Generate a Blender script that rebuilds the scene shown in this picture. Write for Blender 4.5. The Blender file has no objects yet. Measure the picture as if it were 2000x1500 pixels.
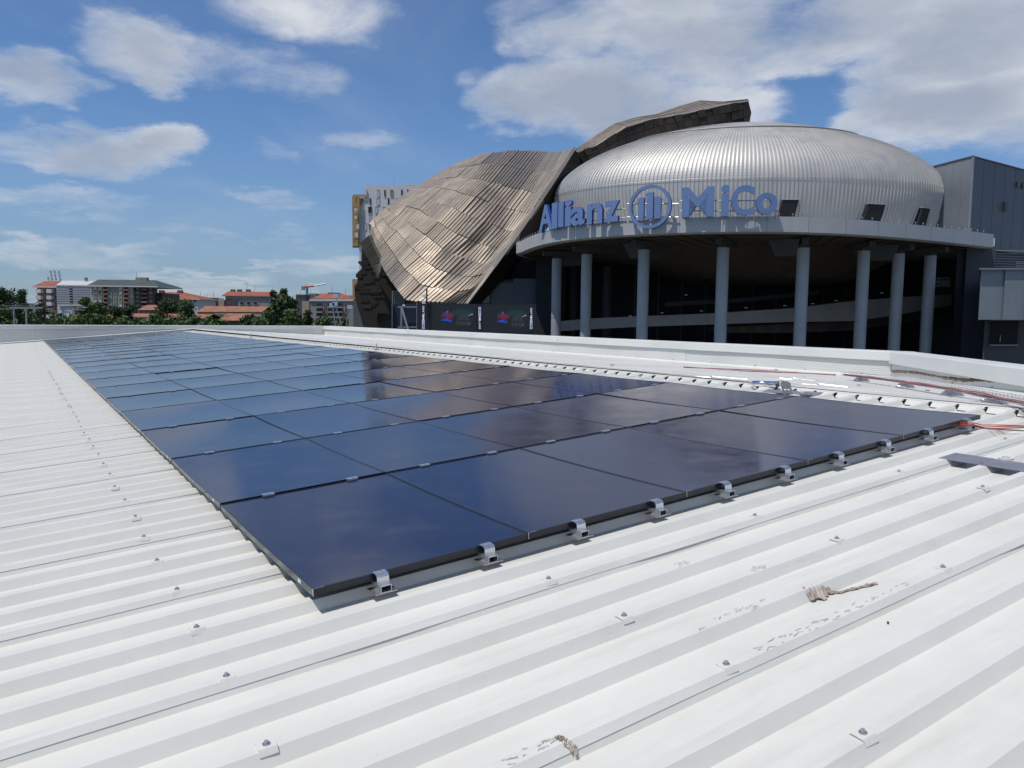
import bpy, math, random
from mathutils import Vector, Matrix
R = random.Random(7)
SC = bpy.context.scene
COL = SC.collection
rad = math.radians

# ------------------------------------------------------------------ camera
FPX = 1497.4
EYE = Vector((0, 0, 14.0))
up = Vector((.011, -130 / FPX, 1)).normalized()
fw = Vector((0, 1, 0)); fw = (fw - up * fw.dot(up)).normalized()
rt = fw.cross(up)
M3 = Matrix((rt, fw, up))                       # camera (x right, y forward, z up) -> world
cam = bpy.data.cameras.new('camera'); cam.sensor_width = 36; cam.lens = 36 * FPX / 2000
cam.clip_start = .05; cam.clip_end = 9000
camo = bpy.data.objects.new('camera', cam); COL.objects.link(camo)
cx, cy, cz = M3 @ Vector((1, 0, 0)), M3 @ Vector((0, 0, 1)), -(M3 @ Vector((0, 1, 0)))
camo.matrix_world = Matrix((( cx.x, cy.x, cz.x, EYE.x), (cx.y, cy.y, cz.y, EYE.y), (cx.z, cy.z, cz.z, EYE.z), (0, 0, 0, 1)))
SC.camera = camo

# ------------------------------------------------------------------ light and sky
SUN_AZ, SUN_EL = rad(-127), rad(65)
sd = Vector((math.sin(SUN_AZ) * math.cos(SUN_EL), math.cos(SUN_AZ) * math.cos(SUN_EL), math.sin(SUN_EL)))
sl = bpy.data.lights.new('sun', 'SUN'); sl.energy = 3.45; sl.angle = rad(.53); sl.color = (1, .945, .855)
so = bpy.data.objects.new('sun', sl); COL.objects.link(so)
so.rotation_euler = sd.to_track_quat('Z', 'Y').to_euler(); so.location = (-40, -40, 90)
vs = SC.view_settings
vs.view_transform = 'Standard'; vs.look = 'None'; vs.gamma = 1; vs.exposure = 0; vs.use_curve_mapping = False


def pixdir(px, py):
    return (M3 @ Vector(((px - 1000) / FPX, 1, -(py - 750) / FPX))).normalized()


def at(px, py, Y):
    d = M3 @ Vector(((px - 1000) / FPX, 1, -(py - 750) / FPX))
    return EYE + d * (Y / d.y)


class NT:
    """tiny node helper"""
    def __init__(s, nt): s.t = nt
    def n(s, k, **kw):
        o = s.t.nodes.new(k)
        for a, b in kw.items(): setattr(o, a, b)
        return o
    def put(s, sock, v):
        if v is None: return
        if hasattr(v, 'links') or isinstance(v, bpy.types.NodeSocket): s.t.links.new(v, sock)
        else: sock.default_value = v
    def m(s, op, a, b=None, c=None, clamp=False):
        o = s.n('ShaderNodeMath', operation=op, use_clamp=clamp)
        s.put(o.inputs[0], a); s.put(o.inputs[1], b); s.put(o.inputs[2], c)
        return o.outputs[0]
    def noise(s, vec, scale, detail=4, rough=.5, dist=0, out=0):
        o = s.n('ShaderNodeTexNoise'); s.put(o.inputs['Vector'], vec)
        o.inputs['Scale'].default_value = scale; o.inputs['Detail'].default_value = detail
        o.inputs['Roughness'].default_value = rough; o.inputs['Distortion'].default_value = dist
        return o.outputs[out]
    def sm(s, v, a, b, c=0., d=1.):
        o = s.n('ShaderNodeMapRange', interpolation_type='SMOOTHSTEP')
        s.put(o.inputs[0], v)
        for i, q in enumerate((a, b, c, d)): s.put(o.inputs[1 + i], q)
        return o.outputs[0]
    def mix(s, f, a, b, blend='MIX'):
        o = s.n('ShaderNodeMix', data_type='RGBA', blend_type=blend)
        s.put(o.inputs[0], f); s.put(o.inputs[6], a); s.put(o.inputs[7], b)
        return o.outputs[2]


wd = bpy.data.worlds.new('World'); SC.world = wd; wd.use_nodes = True
w = NT(wd.node_tree); bg = wd.node_tree.nodes['Background']
sky = w.n('ShaderNodeTexSky', sky_type='NISHITA', sun_disc=False)
sky.sun_elevation = SUN_EL; sky.sun_rotation = SUN_AZ
sky.air_density = 1.0; sky.dust_density = .6; sky.ozone_density = 2.5; sky.altitude = 100
tc = w.n('ShaderNodeTexCoord')
sep = w.n('ShaderNodeSeparateXYZ'); w.t.links.new(tc.outputs['Generated'], sep.inputs[0])
X, Y, Z = sep.outputs
az = w.m('ARCTAN2', X, Y); el = w.m('ARCSINE', Z)
# cloud layer coordinates: direction pushed out onto a high sheet
zz = w.m('ADD', w.m('MAXIMUM', Z, 0), .22)
cmb = w.n('ShaderNodeCombineXYZ')
w.put(cmb.inputs[0], w.m('DIVIDE', X, zz)); w.put(cmb.inputs[1], w.m('MULTIPLY', w.m('DIVIDE', Y, zz), 1.0)); w.put(cmb.inputs[2], w.m('MULTIPLY', Z, .6))
P = cmb.outputs[0]
fb = w.noise(P, 1.7, 9, .58, .25)
fb2 = w.noise(P, 6.5, 10, .68, .5)
big = w.noise(P, .55, 3, .5)
wx = w.m('SUBTRACT', w.noise(P, 2.6, 6, .6), .5)
vo = w.n('ShaderNodeVectorMath', operation='ADD'); w.put(vo.inputs[0], P); vo.inputs[1].default_value = (7.3, 3.1, 2.2)
wy = w.m('SUBTRACT', w.noise(vo.outputs[0], 2.6, 6, .6), .5)
azw = w.m('ADD', az, w.m('MULTIPLY', wx, .17)); elw = w.m('ADD', el, w.m('MULTIPLY', wy, .10))
CL = [  # photograph px, py, rx, ry, weight
    (60, 148, 112, 56, .85), (275, 90, 140, 70, .72), (300, 150, 70, 40, .6), (430, 110, 150, 55, .42), (560, 150, 130, 36, .32),
    (180, 300, 205, 60, .85), (300, 292, 110, 46, .7), (545, 393, 95, 32, .62), (525, 514, 80, 20, .55), (305, 492, 70, 18, .4),
    (640, 20, 230, 70, .55), (690, 270, 130, 35, .42), (570, 290, 90, 30, .35), (700, 335, 70, 22, .3), (80, 420, 160, 40, .3),
    (1040, 225, 150, 55, .95), (1170, 190, 230, 95, 1.05), (1330, 215, 210, 80, .9), (1120, 60, 190, 80, .85), (1010, 10, 110, 55, .6),
    (1380, 70, 260, 110, 1.0), (1640, 60, 260, 80, .85), (1900, 60, 230, 90, .9), (1870, 200, 190, 95, .95), (1990, 250, 130, 80, .8),
    (1290, 10, 220, 60, .9), (1700, 10, 260, 50, .8), (950, 165, 60, 40, .4),
    (300, 575, 420, 30, .5), (120, 500, 260, 26, .55), (430, 455, 240, 24, .45), (620, 520, 200, 24, .45), (100, 395, 200, 30, .5), (350, 540, 200, 16, .5),
]
acc = None
for px, py, rx, ry, wt in CL:
    d = pixdir(px, py); a0, e0 = math.atan2(d.x, d.y), math.asin(d.z)
    u = w.m('DIVIDE', w.m('SUBTRACT', azw, a0), rx / FPX); v = w.m('DIVIDE', w.m('SUBTRACT', elw, e0), ry / FPX)
    q = w.m('SUBTRACT', 1.0, w.m('ADD', w.m('MULTIPLY', u, u), w.m('MULTIPLY', v, v)))
    q = w.m('MULTIPLY', w.m('MAXIMUM', q, 0), wt)
    acc = q if acc is None else w.m('MAXIMUM', acc, q)
# away from the view the same broken cloud goes on by itself
hz = w.m('ABSOLUTE', w.m('SUBTRACT', az, 0.0))
far = w.sm(hz, .62, .95)
high = w.sm(el, .46, .68)
free = w.m('MAXIMUM', far, high)
gen = w.m('MULTIPLY', w.m('MULTIPLY', w.sm(big, .50, .68), .8), free)
cov = w.m('MAXIMUM', acc, gen)
dens = w.m('ADD', w.m('MULTIPLY', cov, 1.0), w.m('MULTIPLY', w.m('SUBTRACT', fb, .5), 1.9))
dens = w.m('ADD', dens, w.m('MULTIPLY', w.m('SUBTRACT', fb2, .5), .75))
dens = w.m('MULTIPLY', w.sm(dens, .06, 1.05), w.sm(cov, .0, .45))
veil = w.m('MULTIPLY', w.sm(w.noise(P, .9, 6, .6, .6), .45, .78), .18)
dens = w.m('MINIMUM', w.m('MAXIMUM', dens, veil), .96)
# cloud brightness: thick cores greyer, edges bright
core = w.sm(w.m('ADD', cov, w.m('MULTIPLY', w.m('SUBTRACT', w.noise(P, 1.3, 6, .55), .5), 1.7)), .30, 1.05)
ccol = w.mix(core, (8.0, 8.3, 8.8, 1), (4.1, 4.75, 5.9, 1))
blue = w.mix(1.0, sky.outputs[0], (.74, .96, 1.22, 1), 'MULTIPLY')
# whitening towards the horizon, as summer air does
hzn = w.sm(el, 0.0, .26, .46, 0.)
blue = w.mix(hzn, blue, (2.45, 3.3, 5.0, 1))
low = w.sm(el, -.01, .20, .55, 1.)
w.put(bg.inputs[0], w.mix(w.m('MULTIPLY', dens, low), blue, ccol))
bg.inputs[1].default_value = .088


# ------------------------------------------------------------------ materials
def mat(name, base, rough=.6, metal=0., var=.0, scale=4., bump=0., bscale=30., coat=0., emit=None, es=1., spec=.5, stretch=None, coord='Object'):
    m = bpy.data.materials.new(name); m.use_nodes = True
    t = NT(m.node_tree); b = m.node_tree.nodes['Principled BSDF']
    b.inputs['Roughness'].default_value = rough; b.inputs['Metallic'].default_value = metal
    b.inputs['Specular IOR Level'].default_value = spec
    if coat: b.inputs['Coat Weight'].default_value = coat; b.inputs['Coat Roughness'].default_value = .08
    c = (*base, 1)
    tcn = t.n('ShaderNodeTexCoord'); vec = tcn.outputs[coord]
    if stretch:
        mp = t.n('ShaderNodeMapping'); t.put(mp.inputs[0], vec); mp.inputs['Scale'].default_value = stretch; vec = mp.outputs[0]
    if var:
        n1 = t.noise(vec, scale, 6, .62)
        hi = tuple(min(1, x * (1 + var)) for x in base) + (1,); lo = tuple(x * (1 - var) for x in base) + (1,)
        t.put(b.inputs['Base Color'], t.mix(t.sm(n1, .3, .7), lo, hi))
        t.put(b.inputs['Roughness'], t.sm(n1, .25, .75, max(.03, rough - .06), min(1, rough + .08)))
    else: b.inputs['Base Color'].default_value = c
    if bump:
        bp = t.n('ShaderNodeBump'); bp.inputs['Strength'].default_value = bump; bp.inputs['Distance'].default_value = .02
        t.put(bp.inputs['Height'], t.noise(vec, bscale, 5, .6)); t.put(b.inputs['Normal'], bp.outputs[0])
    if emit:
        b.inputs['Emission Color'].default_value = (*emit, 1); b.inputs['Emission Strength'].default_value = es
    return m


def roof_mat():
    m = mat('white_coated_steel', (.7, .705, .69), .38); t = NT(m.node_tree); b = m.node_tree.nodes['Principled BSDF']
    tcn = t.n('ShaderNodeTexCoord'); geo = tcn.outputs['Object']
    mp = t.n('ShaderNodeMapping'); t.put(mp.inputs[0], geo); mp.inputs['Scale'].default_value = (.35, 3., 3.)
    n1 = t.noise(geo, 1.1, 6, .65); n2 = t.noise(mp.outputs[0], 2.2, 7, .7); n3 = t.noise(geo, 60, 3, .6)
    c = t.mix(t.sm(n1, .3, .7), (.64, .632, .578, 1), (.71, .702, .65, 1))
    c = t.mix(t.m('MULTIPLY', t.sm(n2, .50, .72), .6), c, (.55, .54, .49, 1))
    # small specks of grit and grime
    vo = t.n('ShaderNodeTexVoronoi'); t.put(vo.inputs['Vector'], geo); vo.inputs['Scale'].default_value = 5.5; vo.inputs['Randomness'].default_value = 1
    vo2 = t.n('ShaderNodeTexVoronoi'); t.put(vo2.inputs['Vector'], geo); vo2.inputs['Scale'].default_value = 17
    sp = t.m('MULTIPLY', t.sm(vo.outputs['Distance'], .03, .018), t.sm(n1, .5, .6))
    sp = t.m('MAXIMUM', sp, t.m('MULTIPLY', t.sm(vo2.outputs['Distance'], .05, .02), .45))
    c = t.mix(t.m('MULTIPLY', sp, .75), c, (.30, .28, .25, 1))
    t.put(b.inputs['Base Color'], c)
    t.put(b.inputs['Roughness'], t.sm(n2, .3, .8, .33, .55))
    bp = t.n('ShaderNodeBump'); bp.inputs['Strength'].default_value = .12; bp.inputs['Distance'].default_value = .01
    t.put(bp.inputs['Height'], t.m('ADD', t.m('MULTIPLY', n1, 1.2), t.m('MULTIPLY', n3, .05))); t.put(b.inputs['Normal'], bp.outputs[0])
    return m


def pv_mat():
    m = mat('solar_glass', (.012, .015, .03), .1, coat=0); t = NT(m.node_tree); b = m.node_tree.nodes['Principled BSDF']
    tcn = t.n('ShaderNodeTexCoord'); ob = tcn.outputs['Object']
    s = t.n('ShaderNodeSeparateXYZ'); t.put(s.inputs[0], ob)
    def lines(v, pitch, wdt):
        f = t.m('ABSOLUTE', t.m('SUBTRACT', t.m('FRACT', t.m('DIVIDE', v, pitch)), .5))
        return t.sm(f, .5 - wdt, .5 - wdt * .4)
    cell = t.m('MAXIMUM', lines(s.outputs[0], .182, .012), lines(s.outputs[1], .091, .02))
    wire = t.m('MAXIMUM', lines(s.outputs[0], .0182, .05), t.m('MULTIPLY', lines(s.outputs[1], .012, .09), .6))
    oi = t.n('ShaderNodeObjectInfo')
    n1 = t.noise(ob, 3, 4, .6)
    c = t.mix(oi.outputs['Random'], (.008, .0115, .042, 1), (.012, .017, .060, 1))
    c = t.mix(t.m('MULTIPLY', cell, .6), c, (.006, .006, .009, 1))
    c = t.mix(t.m('MULTIPLY', wire, .8), c, (.035, .042, .07, 1))
    # dust film and a few smears
    c = t.mix(t.m('MULTIPLY', t.sm(n1, .45, .8), .10), c, (.22, .21, .2, 1))
    vo = t.n('ShaderNodeTexVoronoi'); t.put(vo.inputs['Vector'], ob); vo.inputs['Scale'].default_value = 9
    c = t.mix(t.m('MULTIPLY', t.sm(vo.outputs['Distance'], .05, .02), .25), c, (.3, .3, .3, 1))
    t.put(b.inputs['Base Color'], c)
    t.put(b.inputs['Roughness'], t.sm(n1, .3, .7, .075, .13))
    b.inputs['IOR'].default_value = 1.38
    return m


def bronze_mat(name, a, bcol, rough):
    m = mat(name, a, rough, .55); t = NT(m.node_tree); b = m.node_tree.nodes['Principled BSDF']
    oi = t.n('ShaderNodeObjectInfo'); tcn = t.n('ShaderNodeTexCoord')
    n1 = t.noise(tcn.outputs['Object'], .6, 6, .7); n2 = t.noise(tcn.outputs['Object'], 5, 3, .6)
    f = t.m('ADD', t.m('MULTIPLY', oi.outputs['Random'], .22), t.m('MULTIPLY', t.m('ADD', n1, t.m('MULTIPLY', n2, .4)), .6))
    t.put(b.inputs['Base Color'], t.mix(t.sm(f, .35, .95), (*a, 1), (*bcol, 1)))
    t.put(b.inputs['Roughness'], t.sm(n1, .3, .7, rough - .06, rough + .1))
    return m


WHITE = roof_mat()
WHITE2 = mat('white_flashing', (.66, .65, .60), .42, var=.06, scale=.9, bump=.25, bscale=1.2)
PV = pv_mat()
BLACK = mat('black_anodised_frame', (.014, .016, .024), .2, 0., var=.2, scale=12)
BLACKB = mat('black_backsheet', (.01, .01, .01), .7)
ALU = mat('mill_aluminium', (.72, .73, .75), .3, .9, var=.08, scale=40)
DARKIN = mat('dark_hollow', (.01, .01, .012), .8)
STEEL = mat('galvanised_steel', (.5, .5, .5), .35, .85, var=.15, scale=20)
STEELD = mat('dull_zinc_steel', (.22, .22, .21), .5, .5, var=.2, scale=30)
CHROME = mat('polished_steel', (.75, .76, .78), .12, 1.)
REDC = mat('red_cable', (.5, .035, .03), .45, var=.15, scale=8)
REDD = mat('faded_red_cable', (.30, .07, .075), .6, var=.25, scale=8)
BLKC = mat('black_cable', (.02, .02, .02), .5)
PURP = mat('zinc_titanium_plate', (.26, .26, .30), .45, .35, var=.12, scale=7)
TAPE = mat('white_tape', (.72, .71, .68), .6)
RAG = mat('dried_plastic_rag', (.42, .35, .29), .7, var=.3, scale=20, bump=.5, bscale=40)
MOSS = mat('brown_moss_strip', (.2, .13, .075), .9, var=.4, scale=9)
DOME = mat('brushed_aluminium_cladding', (.50, .49, .47), .56, .6, var=.04, scale=.5)
DOMED = mat('dome_seam_trim', (.2, .2, .2), .5, .5)
FASC = mat('grey_canopy_fascia', (.45, .45, .45), .5, .2, var=.05, scale=.6)
SOFF = mat('brown_soffit_boards', (.075, .058, .05), .7, var=.3, scale=1.2)
CONC = mat('blue_grey_column', (.34, .36, .385), .5, .1, var=.07, scale=1.0)
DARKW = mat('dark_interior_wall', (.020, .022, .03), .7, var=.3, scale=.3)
DARKB = mat('dark_blue_grey_wall', (.06, .065, .078), .65, var=.15, scale=.4)
RAMP = mat('ramp_concrete', (.30, .275, .26), .75, var=.12, scale=.5)
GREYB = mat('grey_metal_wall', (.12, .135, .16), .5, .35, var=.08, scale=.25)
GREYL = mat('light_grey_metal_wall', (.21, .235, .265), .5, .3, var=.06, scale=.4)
SIGNF = mat('blue_sign_face', (.13, .215, .41), .5, var=.04, scale=1.5)
SIGNS = mat('deep_blue_sign_return', (.02, .05, .32), .45)
BRZ = bronze_mat('bronze_cladding', (.31, .262, .212), (.44, .372, .30), .52)
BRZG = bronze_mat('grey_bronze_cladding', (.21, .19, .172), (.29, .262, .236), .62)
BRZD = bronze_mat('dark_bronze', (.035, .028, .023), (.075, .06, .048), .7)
BRZE = bronze_mat('bronze_edge_trim', (.26, .235, .21), (.36, .32, .28), .65)


# ------------------------------------------------------------------ mesh helpers
class MB:
    def __init__(s): s.v = []; s.f = []; s.mi = []
    def quad(s, a, b, c, d, mi=0):
        i = len(s.v); s.v += [tuple(a), tuple(b), tuple(c), tuple(d)]; s.f.append((i, i + 1, i + 2, i + 3)); s.mi.append(mi)
    def poly(s, pts, mi=0):
        i = len(s.v); s.v += [tuple(p) for p in pts]; s.f.append(tuple(range(i, i + len(pts)))); s.mi.append(mi)
    def box(s, lo, hi, mi=0, T=None):
        x0, y0, z0 = lo; x1, y1, z1 = hi
        p = [Vector(q) for q in ((x0, y0, z0), (x1, y0, z0), (x1, y1, z0), (x0, y1, z0), (x0, y0, z1), (x1, y0, z1), (x1, y1, z1), (x0, y1, z1))]
        if T is not None: p = [T @ q for q in p]
        i = len(s.v); s.v += [tuple(q) for q in p]
        for f in ((0, 3, 2, 1), (4, 5, 6, 7), (0, 1, 5, 4), (1, 2, 6, 5), (2, 3, 7, 6), (3, 0, 4, 7)):
            s.f.append(tuple(i + k for k in f)); s.mi.append(mi)
    def hexa(s, p, mi=0):                        # 8 corners, bottom loop then top loop
        i = len(s.v); s.v += [tuple(q) for q in p]
        for f in ((0, 3, 2, 1), (4, 5, 6, 7), (0, 1, 5, 4), (1, 2, 6, 5), (2, 3, 7, 6), (3, 0, 4, 7)):
            s.f.append(tuple(i + k for k in f)); s.mi.append(mi)
    def prism(s, pts, off, mi=0):                # closed outline extruded by off
        n = len(pts); i = len(s.v); off = Vector(off)
        s.v += [tuple(p) for p in pts] + [tuple(Vector(p) + off) for p in pts]
        s.f.append(tuple(i + k for k in range(n))); s.f.append(tuple(i + n + k for k in reversed(range(n)))); s.mi += [mi, mi]
        for k in range(n):
            l = (k + 1) % n; s.f.append((i + k, i + n + k, i + n + l, i + l)); s.mi.append(mi)
    def tube(s, path, r, n=8, mi=0, cap=True):
        path = [Vector(p) for p in path]; rings = []
        for k, p in enumerate(path):
            d = (path[min(k + 1, len(path) - 1)] - path[max(k - 1, 0)]).normalized()
            a = d.cross(Vector((0, 0, 1)));
            if a.length < .1: a = d.cross(Vector((1, 0, 0)))
            a.normalize(); b = d.cross(a); rr = r[k] if isinstance(r, (list, tuple)) else r
            i = len(s.v); rings.append(i)
            for j in range(n):
                t = 2 * math.pi * j / n; s.v.append(tuple(p + (a * math.cos(t) + b * math.sin(t)) * rr))
        for k in range(len(path) - 1):
            for j in range(n):
                l = (j + 1) % n; s.f.append((rings[k] + j, rings[k] + l, rings[k + 1] + l, rings[k + 1] + j)); s.mi.append(mi)
        if cap:
            s.f.append(tuple(rings[0] + j for j in reversed(range(n)))); s.f.append(tuple(rings[-1] + j for j in range(n))); s.mi += [mi, mi]
    def grid(s, rows, mi=0, close=False):
        i = len(s.v); m = len(rows[0])
        for r in rows: s.v += [tuple(p) for p in r]
        for a in range(len(rows) - 1):
            for b in range(m if close else m - 1):
                c = (b + 1) % m; s.f.append((i + a * m + b, i + a * m + c, i + (a + 1) * m + c, i + (a + 1) * m + b)); s.mi.append(mi)
    def mesh(s, name, mats, smooth=False):
        me = bpy.data.meshes.new(name); me.from_pydata(s.v, [], s.f)
        for m in (mats if isinstance(mats, (list, tuple)) else [mats]): me.materials.append(m)
        me.polygons.foreach_set('material_index', s.mi)
        if smooth: me.polygons.foreach_set('use_smooth', [True] * len(me.polygons))
        me.validate(); me.update(); return me
    def obj(s, name, mats, parent=None, smooth=False, local=False):
        """verts are in the parent's space when local else in world space"""
        if parent is not None and not local:
            inv = WM(parent).inverted(); s.v = [tuple(inv @ Vector(q)) for q in s.v]
        return link(name, s.mesh(name, mats, smooth), parent)


def WM(o):
    m = o.matrix_basis
    return WM(o.parent) @ m if o.parent else m


def link(name, me, parent=None, M=None):
    o = bpy.data.objects.new(name, me); COL.objects.link(o)
    if parent is not None: o.parent = parent
    if M is not None: o.matrix_basis = M
    return o


def thing(name, label, cat, loc=(0, 0, 0), group=None, M=None):
    o = bpy.data.objects.new(name, None); COL.objects.link(o); o.empty_display_size = .2
    if M is not None: o.matrix_basis = M
    else: o.location = loc; o.matrix_basis = Matrix.Translation(Vector(loc))
    return tag(o, label, cat, group)


def tag(o, label, cat, group=None):
    o['label'] = label; o['category'] = cat
    if group: o['group'] = group
    return o


def struct(o, kind='structure'):
    o['kind'] = kind; return o


def ctr(o, mb_points=None): return o


def single(mb, name, mats, label, cat, group=None, smooth=False, M=None):
    """a thing that is one mesh; origin moved to its lowest middle"""
    if M is None:
        xs = [q[0] for q in mb.v]; ys = [q[1] for q in mb.v]; zs = [q[2] for q in mb.v]
        c = Vector(((min(xs) + max(xs)) / 2, (min(ys) + max(ys)) / 2, min(zs)))
        mb.v = [tuple(Vector(q) - c) for q in mb.v]; M = Matrix.Translation(c)
    o = link(name, mb.mesh(name, mats, smooth), None, M)
    return tag(o, label, cat, group)


# ------------------------------------------------------------------ roof frame (u along the ribs, v across them, w up from the panel tops)
HR = 1.2111
AX = (M3 @ Vector((0.83861882, 0.53301916, 0.11229005))).normalized()
BX = M3 @ Vector((-0.5421261, 0.83678969, 0.07669613)); BX = (BX - AX * BX.dot(AX)).normalized()
NX = AX.cross(BX).normalized()
O0 = EYE - NX * HR
MR = Matrix(((AX.x, BX.x, NX.x, O0.x), (AX.y, BX.y, NX.y, O0.y), (AX.z, BX.z, NX.z, O0.z), (0, 0, 0, 1)))
WT = -.075                       # rib tops
WB = -.118                       # troughs


def roofpt(px, py, wv=WT):
    d = pixdir(px, py); t = -(HR - wv) / d.dot(NX); p = d * t
    return p.dot(AX), p.dot(BX)


def RW(u, v, wv=0): return MR @ Vector((u, v, wv))


def surf(v):                                   # height of the sheet surface at v
    x = (v - VS0) % RP; x = min(x, RP - x)
    return WT if x < .024 else (WB if x > .049 else WT + (WB - WT) * (x - .024) / .025)


# ground and the building that carries the roof
g = MB(); g.quad((-4000, -3000, 0), (4000, -3000, 0), (4000, 6000, 0), (-4000, 6000, 0))
struct(g.obj('ground', mat('ground_mix', (.12, .125, .1), .9, var=.35, scale=.02)))

# corrugated sheets: each 1 m wide with four ribs
VS0 = 2.672
RP = .2487                        # rib pitch
UMIN, UMAX, VMAX = -13.0, 7.08, 40.4


def sheet_mesh(seed, plain=False):
    r = random.Random(seed); mb = MB(); prof = []
    # profile from this sheet's lapped near edge to under the next sheet; x = v offset, y = w
    prof += [(-.0385, WB + .0212, 1), (-.0372, WB + .0232, 1)]
    for k in range(4):
        e = .004 if k == 0 else 0
        c = RP * k
        prof += [(c - .022, WT + e, 0), (c + .024, WT + e, 0), (c + .049, WB, 0), (c + .124, WB, 0), (c + RP - .049, WB, 0)]
    prof += [(4 * RP - .024, WT, 0), (4 * RP + .02, WT, 0)]
    N = 150; rows = []
    ph = [r.uniform(0, 6.28) for _ in range(6)]
    us = [UMIN + (UMAX - UMIN) * i / N for i in range(N + 1)]
    for i, u in enumerate(us):
        wob = .5 + .5 * math.sin(u * 1.7 + ph[0]) * math.sin(u * .9 + ph[1]); wob2 = .5 + .5 * math.sin(u * 3.1 + ph[2]) * math.sin(u * .53 + ph[3])
        hf = .5 + .5 * math.sin(u * 9 + 2 * math.sin(u * 2.3) + ph[5]); row = []
        for (v, z, lip) in prof:
            if lip == 1: q = .0005 + .034 * max(0, wob * wob2 - .36) + .0005 * hf; z += .45 * q - .004 * (wob2 - .5); v -= .9 * q + .0023 * (wob2 - .5)
            else: z += .0006 * math.sin(u * 1.1 + v * 9 + ph[4])
            row.append((u, v, z))
        rows.append(row)
    mb.grid([list(reversed(q)) for q in rows])
    return mb.mesh('roof_sheet', WHITE)


roof = bpy.data.objects.new('roof', None); COL.objects.link(roof); roof.matrix_basis = MR.copy(); struct(roof)
variants = [sheet_mesh(s) for s in (3, 11, 29)]
k = -3
while VS0 + 4 * RP * k < VMAX - .9:
    link('roof_sheet', variants[k % 3], roof, Matrix.Translation((0, VS0 + 4 * RP * k, 0))); k += 1

# screws with their saddle caps, on every second rib
sc = MB()
prof = [(-.034, -.016), (-.026, -.002), (-.022, .004), (.022, .004), (.026, -.002), (.034, -.016)]
for (a, b) in zip(prof, prof[1:]):
    sc.quad((-.03, a[0], a[1]), (.03, a[0], a[1]), (.03, b[0], b[1]), (-.03, b[0], b[1]))
    sc.quad((-.026, a[0], a[1] - .004), (-.026, b[0], b[1] - .004), (.026, b[0], b[1] - .004), (.026, a[0], a[1] - .004))
for sx in (-.03, .03):
    sc.poly([(sx, q[0], q[1]) for q in prof] + [(sx * .9, q[0], q[1] - .006) for q in reversed(prof)])
sc.tube([(0, 0, .004), (0, 0, .008)], .013, 12, 1)
sc.tube([(0, 0, .008), (0, 0, .017)], .0075, 6, 2)
sc.v = [(a * .9, b * .9, c * .9) for a, b, c in sc.v]
capm = sc.mesh('screw_cap', [WHITE, STEEL, mat('screw_head', (.42, .45, .5), .4, .5)])
for ci, cu in enumerate((.473, 1.846, 3.195, 4.54, 5.89)):
    for j in range(-6, 40):
        v = VS0 + 2 * RP * j
        if v > 20: break
        inside = cu > .88 and v > 3.05
        if inside or (v < .5): continue
        link('screw_cap', capm, roof, Matrix.Translation((cu + R.uniform(-.012, .012), v + R.uniform(-.004, .004), WT + .004)) @ Matrix.Rotation(R.uniform(-.06, .06), 4, 'Z'))

# ridge: white flashing over the rib ends, with a turned-down tab in every trough
RU = 7.18
PR = RW(RU, 0, WT + .012)
SL = .050


def flash_z(p):                                   # height of the flat strip beyond the ridge at world x,y
    ah = Vector((AX.x, AX.y, 0)).normalized()
    a = (Vector(p) - PR).dot(ah)
    return PR.z - SL * a


def onflash(px, py, h=0):
    d = pixdir(px, py); ah = Vector((AX.x, AX.y, 0)).normalized()
    den = d.z + SL * d.dot(ah); t = (PR.z + SL * (PR - EYE).dot(ah) + h - EYE.z) / den
    p = EYE + d * t
    if (p - PR).dot(ah) < -.01:                    # still on the ribbed side
        u, v = roofpt(px, py, WT + h); return RW(u, v, WT + h)
    return p


ah = Vector((AX.x, AX.y, 0)).normalized(); bh = Vector((-ah.y, ah.x, 0))
tab = MB()
for k in range(-8, 152):
    v = VS0 + RP * k
    if v > VMAX - .3: break
    # flat over the rib
    t0, t1 = v + .03, v + .22
    j = R.uniform(-.01, .01); lift = R.uniform(-.012, .008)
    tab.quad((RU - .10 + j, t0 + .02, WB + .006 + max(0, lift)), (RU - .02, t0, WT + .004), (RU - .02, t1, WT + .004), (RU - .10 + j, t1 - .015, WB + .008))
    tab.quad((RU - .07 + j, t0 - .03, WT - .002), (RU - .02, t0 - .04, WT + .008), (RU - .02, t0, WT + .006), (RU - .06 + j, t0 + .01, WB + .02))
    tab.box((UMAX - .01, v - .03, WT - .002), (UMAX + .018, v + .03, WT + .006))
tab.quad((RU - .02, VS0 - 3, WT + .005), (RU + .02, VS0 - 3, WT + .012), (RU + .02, VMAX, WT + .012), (RU - .02, VMAX, WT + .005))
tab.quad((UMAX - .02, VS0 - 3, WB - .02), (UMAX - .02, VMAX, WB - .02), (UMAX - .02, VMAX, WB + .004), (UMAX - .02, VS0 - 3, WB + .004))
tab.obj('ridge_flashing', WHITE2, roof, local=True)

# flat strip between ridge and parapet
AP = 7.15                                          # distance ridge -> parapet
cornA = onflash(1740, 738); vA = (cornA - PR).dot(bh); aA = (cornA - PR).dot(ah)
cornB = onflash(625, 655); vB = 39.3
AP = aA


def FP(a, v, h=0):
    p = PR + ah * a + bh * v; return Vector((p.x, p.y, PR.z - SL * a + h))


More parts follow.
